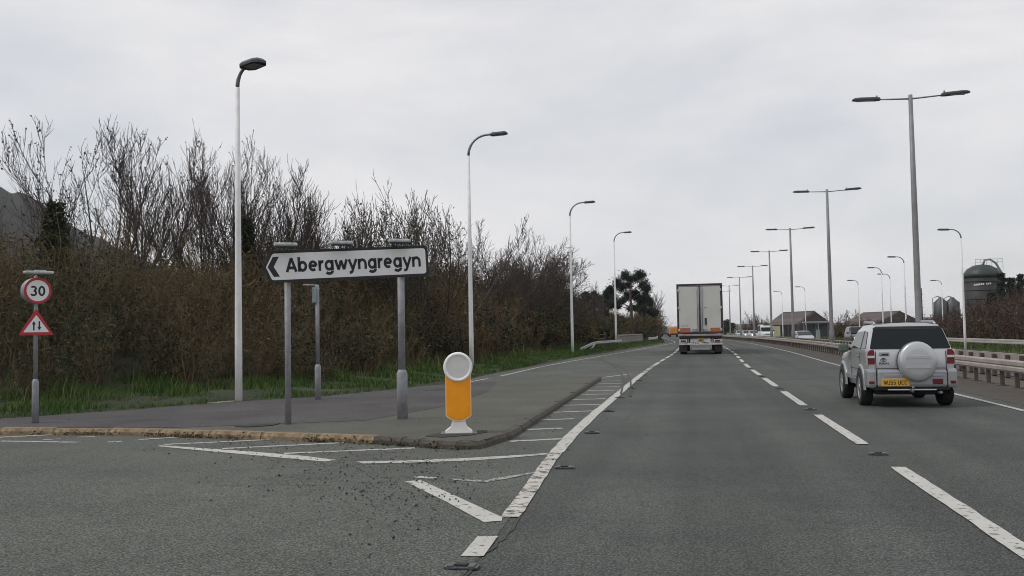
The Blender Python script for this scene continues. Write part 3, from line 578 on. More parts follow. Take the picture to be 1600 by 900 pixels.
# ---- street lamps
def arm_path(H, reach, r=0.55, n=7, rise=0.06):
    pts = [(0, 0, H-r)]
    for i in range(1, n+1): a = i/n*math.pi/2*0.95; pts.append((r*(1-math.cos(a)), 0, H-r+r*math.sin(a)))
    pts.append((reach, 0, H+rise*(reach-r))); return pts
def head_mesh(mb, x0, z0, ln, w, th, tilt=0.0):
    pl = [(0, -w*0.28), (ln*0.18, -w*0.5), (ln*0.8, -w*0.46), (ln, -w*0.24), (ln, w*0.24), (ln*0.8, w*0.46), (ln*0.18, w*0.5), (0, w*0.28)]
    M = Matrix.Translation((x0, 0, z0)) @ Matrix.Rotation(-tilt, 4, 'Y'); n = len(pl)
    lo = [M @ Vector((x, y, 0)) for x, y in pl]; mid = [M @ Vector((x, y, th*0.45)) for x, y in pl]; hi = [M @ Vector((x*0.86+ln*0.03, y*0.72, th)) for x, y in pl]
    mb.add(lo+mid+hi, [tuple(reversed(range(n)))]+[(i, (i+1) % n, (i+1) % n+n, i+n) for i in range(n)]+[(i+n, (i+1) % n+n, (i+1) % n+2*n, i+2*n) for i in range(n)]+[tuple(range(2*n, 3*n))]); return M
def single_lamp(base, H, yaw, label, group, r0=0.085, colm=M_white_col, r=0.5, reach=0.75, hl=0.62, hw_=0.3):
    root = thing('street_lamp', label, 'street lamp', base, yaw, group)
    MB().tube([(0, 0, -0.3), (0, 0, 1.3), (0, 0, H*0.5), (0, 0, H-r-0.02)], [r0, r0*0.97, r0*0.8, r0*0.58], 12).build('column', colm, root)
    MB().tube(arm_path(H, reach, r), [r0*0.55]*3+[r0*0.46]*6, 8).build('arm', M_arm, root)
    mb = MB(); M = head_mesh(mb, reach-0.06, H-0.055, hl, hw_, 0.11, rad(3)); h = mb.build('lamp_head', M_head, root)
    MB().box(M @ Vector((hl*0.5, 0, -0.006)), (hl*0.6, hw_*0.6, 0.012), 0, 0.004).build('lens', M_lens, h)
    MB().tube([M @ Vector((0.09, 0, 0.1)), M @ Vector((0.09, 0, 0.17))], [0.03, 0.02], 6).build('photocell', M_lamp_tray, h)
    return root
GL = 'street lamps along the left verge'
b1 = G(373, 625, 0.12); p = facing(b1, 371, 108); single_lamp(b1, p.z-b1.z, rad(-28), 'tall white street lamp left of the direction sign, nearest one on the verge', GL, 0.078, r=0.38, reach=0.3, hl=0.62, hw_=0.4)
for px, pt, Y, lab in ((736.5, 212.5, 35.5, 'white street lamp rising behind the amber bollard'), (894.5, 317.5, 57.0, 'white street lamp in the grass, third along the left verge'), (963, 364, 83, 'white street lamp beside the parapet, farthest on the left verge')):
    t = AT(px-4, pt, Y); b_ = Vector((t.x, t.y, float(vground([t.x], [t.y])[0])-0.03)); t2 = AT(px, 540, Y); b_.x = t2.x
    single_lamp(b_, t.z-b_.z, sh(Y+8)*0-rad(2), lab, GL, 0.09, r=0.75, reach=0.95, hl=0.66)
# on the far right verge, arms over the opposite carriageway
GR = 'street lamps beyond the opposite carriageway'
for px, pt, lab in ((1507.5, 358, 'white street lamp in front of the dark silo, nearest on the right'), (1416.5, 401, 'white street lamp just left of the tall nearest median lamp'), (1393.5, 428, 'white street lamp, right one of the close pair above the silver car'),
                    (1380.5, 418, 'white street lamp, left one of the close pair above the silver car'), (1343.5, 438, 'white street lamp between the two barns'), (1259.5, 448, 'white street lamp in front of the gabled barn'), (1223.5, 455, 'white street lamp left of the gabled barn, right of the white van'), (1474, 438, 'small white street lamp in front of the grain bins')):
    Y = 7.0*1500/(521.5-0.01745*(px-800)-pt); t = AT(px-3, pt, Y); b_ = Vector((AT(px, 520, Y).x, Y, -0.25)); single_lamp(b_, t.z+0.25, math.pi, lab, GR, 0.085, r=0.6, reach=0.8, hl=0.75)
# ---- twin lamps on the median
M_midcol = mat('grey_lamp_column', (0.24, 0.24, 0.25), 0.55, 0.3, var=0.1, scale=3, dirt=(0.16, 0.16, 0.165), dscale=1.2)
def twin_lamp(base, H, label):
    root = thing('twin_street_lamp', label, 'street lamp', base, 0, 'twin street lamps along the median')
    MB().tube([(0, 0, -0.4), (0, 0, 1.35), (0, 0, 1.5), (0, 0, H*0.6), (0, 0, H+0.06)], [0.155, 0.15, 0.115, 0.10, 0.072], 10).build('column', M_midcol, root)
    for s, nm in ((-1, 'left'), (1, 'right')):
        tl = rad(2 if s < 0 else 3.4)
        MB().tube([(0.05*s, 0, H-0.08), (1.1*s, 0, H-0.08+1.05*math.tan(tl))], [0.03, 0.024], 8).build('arm', M_arm, root)
        mb = MB(); M = head_mesh(mb, 1.02, H-0.11+1.05*math.tan(tl), 0.95, 0.32, 0.10, tl); M2 = Matrix.Rotation(math.pi if s < 0 else 0, 4, 'Z')
        mb.v = [tuple(M2 @ Vector(v)) for v in mb.v]; h = mb.build('lamp_head', M_head, root)
        MB().box(M2 @ M @ Vector((0.5, 0, -0.006)), (0.6, 0.22, 0.012), 0, 0.004).build('lens', M_lens, h)
        MB().tube([M2 @ M @ Vector((0.12, 0, 0.12)), M2 @ M @ Vector((0.12, 0, 0.2))], [0.035, 0.022], 6).build('photocell', M_lamp_tray, h)
    return root
TL = [(1421.5, 150), (1291.5, 297), (1234, 357), (1201.5, 392), (1175.5, 415.5), (1155, 433), (1139, 446), (1128, 455)]
names = ['tallest looking grey twin-arm lamp, behind the silver car roof', 'second nearest grey twin-arm median lamp, right of the gabled barn', 'third nearest grey twin-arm median lamp, rising over the gabled barn', 'fourth nearest grey twin-arm median lamp, beside the white van', 'fifth nearest grey twin-arm median lamp, left of the white van', 'sixth nearest grey twin-arm median lamp, over the distant cars', 'seventh grey twin-arm median lamp, just clear of the lorry', 'farthest grey twin-arm lamp, arm peeping past the lorry']
for (px, py), lab in zip(TL, names):
    Y = 8.6*1500/(521.5-0.01745*(px-800)-py); t = AT(px, py, Y); twin_lamp((t.x+0.02, Y, -0.12), t.z+0.12-0.02, lab)
# ---- barriers
M_rail = mat('barrier_rail_steel', (0.40, 0.365, 0.33), 0.6, 0.3, var=0.15, scale=3, dirt=(0.25, 0.2, 0.165), dscale=1.5)
M_railpost = mat('rusty_barrier_post', (0.085, 0.066, 0.06), 0.8, 0.1, var=0.3, scale=9, dirt=(0.05, 0.04, 0.038), dscale=4)
def barrier(name, label, path, zf, spacing, side, rail_z=(0.36, 0.62), cat='barrier', postm=M_railpost, railm=M_rail, seg=6, pw=0.1, thick=0.09):
    """posts every spacing metres along path, rail sections on one side (side = +1 right of travel)"""
    root = thing(name, label, cat, (0, 0, 0)); pts = along(path, spacing); pm = None
    for i, p in enumerate(pts):
        if pm is None: pm = MB().box((0, 0, rail_z[1]/2-0.09), (pw, pw*0.75, rail_z[1]+0.1), 0).box((0, 0, 0.012), (pw*2.2, pw*2.2, 0.024)).mesh('post')
        o = link('post', pm, None if pm.materials else postm, root); o.location = (p.x, p.y, zf(p.x, p.y)); d = pts[min(i+1, len(pts)-1)]-pts[max(i-1, 0)]; o.rotation_euler = (random.uniform(-.01, .01), random.uniform(-.012, .012), math.atan2(d.y, d.x))
    pr = [(0.0, rail_z[0]), (thick*0.7, rail_z[0]), (thick, rail_z[0]+0.04), (thick, (rail_z[0]+rail_z[1])/2-0.03), (thick*0.75, (rail_z[0]+rail_z[1])/2), (thick, (rail_z[0]+rail_z[1])/2+0.03), (thick, rail_z[1]-0.03), (thick*0.8, rail_z[1]), (0.0, rail_z[1])]
    for k in range(0, len(pts)-1, seg):
        sp = pts[k:k+seg+1]; V = []; n = len(pr)
        for j, p in enumerate(sp):
            d = (pts[min(k+j+1, len(pts)-1)]-pts[max(k+j-1, 0)]).normalized(); nr = Vector((d.y, -d.x, 0))*side; q = p+(d*0.004 if j == 0 else -d*0.004 if j == len(sp)-1 else d*0)
            for a, z in pr: V.append((q.x+nr.x*(a+pw*0.5), q.y+nr.y*(a+pw*0.5), zf(p.x, p.y)+z))
        F = [tuple(range(n)), tuple(range((len(sp)-1)*n, len(sp)*n))]+[(j*n+i, j*n+(i+1) % n, (j+1)*n+(i+1) % n, (j+1)*n+i) for j in range(len(sp)-1) for i in range(n)]
        MB().add(V, F).build('rail', railm, root)
    return root
BY = list(range(4, 176, 4))
barrier('crash_barrier', 'long steel crash barrier along the right edge of our carriageway', [(6.98+sh(y), y) for y in BY], lambda x, y: -0.01, 1.06, -1, (0.36, 0.63))
barrier('crash_barrier', 'steel crash barrier behind the near one, its posts facing us', [(9.1+sh(y), y) for y in range(14, 150, 4)], lambda x, y: -0.14, 1.3, 1, (0.42, 0.70), pw=0.13)
barrier('crash_barrier', 'pale guard rail on the grass beyond the opposite carriageway', [(19.0+sh(y), y) for y in range(30, 124, 4)], lambda x, y: -0.22, 2.4, -1, (0.42, 0.72), railm=mat('pale_rail', (0.42, 0.40, 0.37), 0.6, 0.2, var=0.1, scale=2))
M_leftrail = mat('left_rail_galvanised', (0.42, 0.43, 0.44), 0.5, 0.4, var=0.12, scale=3)
lp = [(vx(y)-1.0-0.25*sstep(72, 60, y), y) for y in range(62, 82, 2)]
zl = lambda x, y: float(vground([x], [y])[0])-0.12-0.38*sstep(68, 61, y)
barrier('guard_rail', 'low galvanised guard rail ramping into the grass before the parapet', lp, zl, 2.0, 1, (0.43, 0.62), railm=M_leftrail, seg=3, thick=0.06)
barrier('guard_rail', 'low galvanised guard rail continuing past the parapet toward the orange lorry', [(vx(y)-1.0, y) for y in range(104, 166, 4)], lambda x, y: float(vground([x], [y])[0])-0.12, 2.0, 1, (0.32, 0.60), railm=M_leftrail, seg=3)
# fallen terminal piece in the grass
p = G(922, 549.5, 0.1); rt = thing('rail_terminal', 'short bent pale rail end lying in the grass', 'rail', p)
MB().tube([(-0.35, 0, 0.06), (0.0, 0.1, 0.1), (0.22, 0.15, 0.34), (0.3, 0.16, 0.5)], [0.1, 0.08, 0.06, 0.05], 6).build('rail_end', mat('pale_rail_end', (0.5, 0.5, 0.42), 0.6), rt); MB().box((-0.4, 0, 0.03), (0.3, 0.25, 0.1), 0.3, 0.02).build('foot', M_galv, rt)
# bridge parapet
rt = thing('bridge_parapet', 'grey metal bridge parapet with upright bars beside the left verge', 'parapet', (vx(82)-1.5, 82, 0.25)); M_par = mat('parapet_metal', (0.27, 0.26, 0.25), 0.6, 0.3, var=0.15, scale=3)
dx = (vx(103)-1.5)-(vx(82)-1.5); a = math.atan2(21, dx); LN = math.hypot(21, dx)
bar = None
for k in range(int(LN/0.45)):
    if bar is None: bar = MB().box((0, 0, 0.42), (0.05, 0.06, 0.8)).mesh('bar')
    o = link('bar', bar, None if bar.materials else M_par, rt); o.location = (dx*k*0.45/LN, 21*k*0.45/LN, 0); o.rotation_euler.z = a
for zz, s in ((0.86, 0.1), (0.08, 0.08)): MB().box((dx/2, 10.5, zz), (LN, 0.09, s), a).build('rail', M_par, rt)
MB().box((dx/2, 10.5, -0.32), (LN, 0.4, 0.56), a, 0.03).build('plinth', mat('parapet_plinth', (0.13, 0.12, 0.11), 0.9, var=0.3, scale=2), rt)
for k in range(6): MB().box((dx*k/5, 21*k/5, 0.42), (0.09, 0.1, 0.94), a).build('post', M_par, rt)
# timber rail fence stub
rt = thing('timber_fence', 'short brown timber post and rail fence behind the guard rail', 'fence', (vx(76)-2.6, 76, float(vground([vx(76)-2.6], [76])[0]))); M_tim = mat('weathered_timber', (0.12, 0.085, 0.05), 0.85, var=0.3, scale=6)
for k, (x, y) in enumerate([(-1.1, -2.0), (-0.3, 1.2), (0.5, 4.6)]): MB().box((x, y, 0.4), (0.14, 0.14, 1.1), 0, 0.01).build('post', M_tim, rt)
for zz in (0.42, 0.75): MB().tube([(-1.1, -2.05, zz), (-0.3, 1.2, zz+0.03), (0.5, 4.6, zz)], 0.045, 4).build('rail', M_tim, rt)
# ================================================================== VEHICLES
M_silver = mat('silver_car_paint', (0.53, 0.54, 0.56), 0.32, 0.55, coat=0.6, dirt=(0.5, 0.5, 0.5), dscale=1.1)
M_silver2 = mat('silver_trim_paint', (0.36, 0.37, 0.39), 0.4, 0.5, coat=0.3)
M_tyre = mat('tyre_rubber', (0.018, 0.018, 0.019), 0.85, var=0.3, scale=12); M_rim = mat('alloy_rim', (0.5, 0.5, 0.52), 0.35, 0.8)
M_glass = mat('tinted_glass', (0.012, 0.016, 0.019), 0.06, 0.0); M_glass.node_tree.nodes['Principled BSDF'].inputs['Specular IOR Level'].default_value = 0.22; M_under = mat('dark_underbody', (0.012, 0.012, 0.013), 0.8)
M_trim = mat('black_plastic_trim', (0.02, 0.02, 0.022), 0.6); M_tail = mat('red_tail_lens', (0.15, 0.008, 0.012), 0.25, coat=0.2); M_clear = mat('clear_lens', (0.6, 0.58, 0.58), 0.2, coat=0.6)
M_plate = mat('yellow_plate', (0.66, 0.36, 0.025), 0.45); M_chrome = mat('bright_strip', (0.65, 0.65, 0.66), 0.25, 0.7)
M_wdark = mat('seat_fabric', (0.03, 0.03, 0.033), 0.9)
def loft(sections, name, m, parent, angle=32):
    """sections: rows of half-profile points (x, y, z) from the sill to the roof centre, mirrored"""
    mb = MB(); rows = []
    for s in sections: rows.append([(-x, y, z) for x, y, z in s]+[(x, y, z) for x, y, z in reversed(s[:-1])])
    n = len(rows[0]); V = [p for r in rows for p in r]; F = []
    for i in range(len(rows)-1):
        for k in range(n-1): F.append((i*n+k, i*n+k+1, (i+1)*n+k+1, (i+1)*n+k))
        F.append((i*n+n-1, i*n, (i+1)*n, (i+1)*n+n-1))
    for i in (0, len(rows)-1):
        h = n//2
        for k in range(h):
            a, b_, c, d = i*n+k, i*n+k+1, i*n+n-2-k, i*n+n-1-k
            F.append((a, b_, c, d) if b_ != c else (a, b_, d))
    mb.add(V, F, True); me = mb.mesh(name); me.set_sharp_from_angle(angle=rad(angle)); return link(name, me, m, parent)
def on_plane(poly, o, u, v, d0, d1, name, m, parent):
    return MB().prism(poly, frame3(o, u, v), d0, d1).build(name, m, parent)
def wheel(parent, x, y, r, w, spokes=5, tw=0):
    s = 1 if x > 0 else -1; M = Matrix.Translation((x, y, r)) @ Matrix.Rotation(s*math.pi/2, 4, 'Y')
    t = MB().lathe([(r*0.62, -w/2), (r*0.93, -w/2), (r, -w*0.36), (r, w*0.36), (r*0.95, w/2), (r*0.64, w/2), (r*0.62, w*0.40)], M, 28).build('wheel', M_tyre, parent)
    mb = MB().lathe([(r*0.62, w*0.42), (r*0.66, w*0.49), (r*0.58, w*0.46), (r*0.56, w*0.28), (0.06, w*0.28)], M, 28)
    for k in range(spokes): a = 2*math.pi*k/spokes+0.3; mb.prism([(0.03, -0.03), (r*0.6, -0.045), (r*0.6, 0.045), (0.03, 0.03)], M @ Matrix.Rotation(a, 4, 'Z'), w*0.29, w*0.45)
    mb.lathe([(0.07, w*0.3), (0.07, w*0.47), (0.0001, w*0.48)], M, 16); mb.build('rim', M_rim, t); return t
# ---------------- the silver car
def suv():
    root = thing('silver_car', 'silver three-door off-road car with round spare wheel cover, seen from behind', 'car', (3.66, 18.35, 0.0), rad(0.6)); root.scale = (.845, .86, .925)
    hp = [(.55, .34), (.79, .36), (.85, .55), (.868, .78), (.855, 1.0), (.838, 1.09), (.715, 1.47), (.635, 1.55), (.36, 1.585), (0, 1.597)]
    def sec(ys, sx=1.0, zs=None): return [((x*sx if not hasattr(sx, '__len__') else x*sx[i]), ys[i], (z if zs is None else zs[i])) for i, (x, z) in enumerate(hp)]
    S = [sec([-.60, -.64, -.68, -.70, -.69, -.665, -.47, -.43, -.41, -.40], [.97, .955, .955, .955, .955, .95, .95, .95, .97, 1]),
         sec([-.58, -.58, -.58, -.58, -.58, -.56, -.385, -.345, -.33, -.32]), sec([-.3]*6+[-.2, -.18, -.17, -.16]), sec([0.1]*10), sec([.6]*6+[.5]*4), sec([1.1]*6+[.85, .82, .8, .8]),
         sec([1.55]*5+[1.5, 1.08, 1.03, 1.0, 1.0], [1, 1, 1, 1, 1, 1, .985, .97, .97, 1], [.34, .36, .55, .78, 1.0, 1.07, 1.45, 1.52, 1.555, 1.567]),
         sec([1.85]*4+[1.84, 1.82, 1.75, 1.72, 1.7, 1.7], [1, 1, 1, 1, 1, .98, 1, 1, 1, 1], [.34, .36, .55, .78, .98, 1.03, 1.07, 1.08, 1.09, 1.095]),
         sec([2.5]*10, [1, 1, 1, 1, .98, .96, .93, .9, .9, 1], [.34, .36, .55, .76, .92, .96, 1.0, 1.01, 1.02, 1.025]), sec([2.9, 2.95, 2.97, 2.97, 2.93, 2.9, 2.87, 2.85, 2.83, 2.82], [.9, .9, .9, .9, .88, .86, .84, .82, .8, 1], [.34, .36, .5, .66, .8, .84, .87, .88, .89, .9])]
    body = loft(S, 'body', M_silver, root)
    # rear window in its sloping plane
    o = Vector((0, -.665, 1.10)); vdir = Vector((0, .19, .40))
    rw = on_plane(rounded([(-.79, .0), (.79, .0), (.675, .425), (-.675, .425)], [.04, .04, .06, .06]), o, (1, 0, 0), vdir, 0.006, 0.012, 'rear_window', M_glass, root)
    on_plane([(-.68, .43), (.68, .43), (.63, .462), (-.63, .462)], o, (1, 0, 0), vdir, 0.002, 0.022, 'spoiler', M_trim, root)
    on_plane([(-.69, .405), (.69, .405), (.685, .432), (-.685, .432)], o, (1, 0, 0), vdir, 0.0125, 0.018, 'window_trim', M_trim, rw)
    MB().tube([(-.42, -.655, 1.125), (-.05, -.62, 1.20), (.3, -.655, 1.135)], .008, 5).build('wiper', M_trim, rw)
    # side windows
    for s in (-1, 1):
        u = Vector((0, 1, 0)) if s > 0 else Vector((0, -1, 0)); vd = Vector((-s*.123, 0, .38)); o2 = Vector((s*.838, 0, 1.095))
        f = (lambda y: y) if s > 0 else (lambda y: -y)
        def win(poly, nm): p = [(f(y), z) for y, z in poly]; return on_plane(p if s > 0 else p[::-1], o2, u, vd, 0.004, 0.010, nm, M_glass, root)
        win([(-.47, .02), (.0, .01), (.04, .36), (-.22, .35)], 'quarter_window'); win([(.12, .01), (1.32, .0), (.92, .345), (.14, .36)], 'door_window')
        on_plane([(f(.05), 0.0), (f(.11), 0.0), (f(.13), .37), (f(.05), .37)][::s], o2, u, vd, 0.003, 0.009, 'door_pillar', M_trim, root)
        # door outline and handle
        MB().box((s*.864, .62, .70), (.006, 1.12, .012), 0).box((s*.867, .06, .72), (.006, .012, .62)).box((s*.866, 1.18, .72), (.006, .012, .62)).build('door_seam', M_trim, root)
        MB().box((s*.872, .22, .96), (.03, .2, .035), 0, .012).build('door_handle', M_silver2, root)
        MB().box((s*.87, 1.0, .52), (.02, 2.0, .09), 0, .01).build('side_sill', M_silver2, root)
        # wheels in dark arches with flares
        for y in (0.0, 2.28):
            arc = [(math.cos(a)*.40, math.sin(a)*.40+.34) for a in np.linspace(-.25, math.pi+.25, 18)]
            Ms = frame3((s*.866, y, 0), u, (0, 0, 1)); MB().prism([(p[0], p[1]) for p in arc], Ms, -.05, .006).build('wheel_arch', M_under, root)
            out = [(math.cos(a)*.455, math.sin(a)*.455+.34) for a in np.linspace(-.05, math.pi+.05, 20)]; inn = [(math.cos(a)*.385, math.sin(a)*.385+.34) for a in np.linspace(math.pi+.05, -.05, 20)]
            mb = MB(); n = len(out); pl = out+inn
            V = [Ms @ Vector((x, z, .02)) for x, z in out]+[Ms @ Vector((x, z, .034)) for x, z in reversed(inn)]+[Ms @ Vector((x, z, -.02)) for x, z in reversed(inn)]+[Ms @ Vector((x*1.04, (z-.34)*1.04+.34, -.012)) for x, z in out]
            F = []
            for i in range(n-1):
                F += [(i, i+1, n+i+1, n+i), (n+i, n+i+1, 2*n+i+1, 2*n+i), (3*n+i, 3*n+i+1, i+1, i)]
            mb.add(V, F, True).build('wheel_flare', M_silver2, root)
            wheel(root, s*.80, y, .345, .235)
        # mirror
        mr = MB().box((s*.99, 1.36, 1.10), (.22, .12, .17), s*.12, .035).build('door_mirror', mat('mirror_shell', (0.10, 0.13, 0.115), 0.4), root)
        MB().tube([(s*.83, 1.42, 1.08), (s*.92, 1.39, 1.08)], .03, 6).build('mirror_arm', M_trim, mr)
        # roof rail
        MB().tube([(s*.60, -.28, 1.56), (s*.60, -.16, 1.605), (s*.60, .85, 1.615), (s*.595, 1.0, 1.56)], [.03, .024, .024, .03], 6).build('roof_rail', M_silver2, root)
        # tail lamp
        tl = MB().prism(rounded([(s*.70, .815), (s*.845, .815), (s*.845, 1.03), (s*.80, 1.085), (s*.715, 1.085)], .02)[::s], Matrix.Translation((0, -.695, 0)) @ Matrix.Rotation(math.pi/2, 4, 'X'), -.22, .022).build('tail_lamp', M_tail, root)
        MB().box((s*.775, -.719, .955), (.14, .012, .045), 0, .004).build('reverse_lens', M_clear, tl)
        MB().box((s*.775, -.719, .925), (.145, .012, .012)).build('lens_divider', M_trim, tl)
        MB().prism(rounded([(s*.835, .80), (s*.862, .80), (s*.862, 1.09), (s*.835, 1.09)], .01)[::s], Matrix.Translation((0, -.66, 0)) @ Matrix.Rotation(math.pi/2, 4, 'X'), -.04, .03).build('lamp_edge', M_clear, tl)
        # bumper corner and reflector
        MB().box((s*.785, -.60, .55), (.20, .34, .36), 0, .06).build('bumper_corner', M_silver2, root)
        MB().box((s*.79, -.775, .475), (.11, .02, .055), 0, .01).build('reflector', M_tail, root)
    # tailgate details: side hinged door seams, handle, bumper
    MB().box((-.685, -.706, .86), (.010, .012, .40)).box((.685, -.706, .86), (.010, .012, .40)).box((0, -.706, .735), (1.37, .012, .010)).build('tailgate_seam', M_trim, root)
    MB().box((0, -.655, .55), (1.36, .27, .33), 0, .05).build('rear_bumper', M_silver2, root)
    MB().box((0.02, -.787, .60), (1.12, .02, .05), 0, .012).build('bumper_step', M_silver2, root)
    MB().box((0, -.60, .36), (1.5, .25, .07), 0, .02).build('bumper_lower', M_trim, root)
    MB().box((.0, -.735, .335), (.95, .03, .028), 0, .01).build('bright_strip', M_chrome, root)
    hd = MB().box((-.515, -.715, 1.01), (.20, .03, .07), 0, .02).build('tailgate_handle', M_silver2, root); MB().box((-.505, -.732, 1.0), (.13, .012, .025), 0, .004).build('handle_recess', M_trim, hd)
    pl = MB().box((-.335, -.80, .475), (.56, .02, .145), 0, .012).build('number_plate', M_plate, root)
    me = text_mesh('WJ55 UCC', .08, .17, .0008); place(link('registration', me, M_black, pl), Matrix.Translation((-.335, -.8115, .474)) @ Matrix.Rotation(math.pi/2, 4, 'X') @ Matrix.Diagonal((0.92, 1, 1, 1)))
    MB().box((.49, -.795, .49), (.2, .02, .10), 0, .012).build('fog_lamp', M_tail, root)
    # badge: three crossed ovals, and the lettering below it
    def oval(cx, cz, a, b2, w=.008):
        mb = MB(); n = 24; ang = [2*math.pi*i/n for i in range(n)]
        V = [(cx+a*math.cos(t), -.712, cz+b2*math.sin(t)) for t in ang]+[(cx+(a-w)*math.cos(t), -.712, cz+(b2-w)*math.sin(t)) for t in ang]
        return mb.add(V, [(i, (i+1) % n, n+(i+1) % n, n+i) for i in range(n)])
    bg = MB()
    for o_ in (oval(-.535, .895, .06, .038), oval(-.535, .905, .038, .016), oval(-.535, .895, .016, .034)): bg.add(o_.v, o_.f)
    bg.build('badge', M_trim, root)
    me = text_mesh('RAV4', .045, .2, .0008); place(link('model_lettering', me, M_trim, root), Matrix.Translation((-.52, -.7125, .83)) @ Matrix.Rotation(math.pi/2, 4, 'X') @ Matrix.Diagonal((1.3, 0.9, 1, 1)))
    # spare wheel cover
    Ms = Matrix.Translation((.095, -.705, .865)) @ Matrix.Rotation(math.pi/2, 4, 'X'); r = .375
    sp = MB().lathe([(r*.97, 0), (r, .03), (r, .17), (r*.985, .20), (r*.94, .228), (r*.85, .243), (r*.6, .25), (0.0001, .252)], Ms, 48).build('spare_cover', M_silver, root)
    MB().lathe([(r*1.012, .02), (r*1.018, .05), (r*1.012, .08)], Ms, 48).build('cover_rim', M_trim, sp)
    for zz, hh_ in ((.085, .022), (-.10, .022)):
        w2 = .245; MB().prism([(-w2, zz-hh_), (w2, zz-hh_), (w2-.02, zz+hh_), (-w2+.02, zz+hh_)], Ms, .2, .262).build('cover_ridge', M_silver, sp)
    # roof and underside
    MB().tube([(0.02, -.33, 1.58), (0.02, -.36, 1.67)], [.018, .007], 6).build('aerial', M_trim, root)
    on_plane([(-.5, 0), (.5, 0), (.5, .9), (-.5, .9)], Vector((0, -.2, 1.60)), (1, 0, 0), (0, 1, 0), -.002, .006, 'sunroof', M_glass, root)
    MB().box((0, 1.1, .30), (1.35, 3.2, .14), 0, .03).box((0, 0, .30), (1.2, .12, .12), 0, .03).box((.32, -.45, .30), (.4, .25, .14), 0, .04).build('underbody', M_under, root)
    MB().tube([(.55, -.2, .27), (.56, -.74, .28)], .03, 8).build('exhaust', M_galv, root)
    MB().tube([(0.0, -.5, .30), (0.0, -.82, .31), (0.0, -.84, .36)], .025, 8).lathe([(0.0001, -.03), (.028, -.01), (.028, .01), (0.0001, .03)], Matrix.Translation((0, -.84, .385)), 12).build('tow_ball', M_galv, root)
    for x, y in ((-.38, .75), (.38, .75)): MB().box((x, y, 1.0), (.42, .16, .5), 0, .06).box((x, y-.02, 1.33), (.24, .1, .17), 0, .04).build('front_seat', M_wdark, root)
    return root
suv()
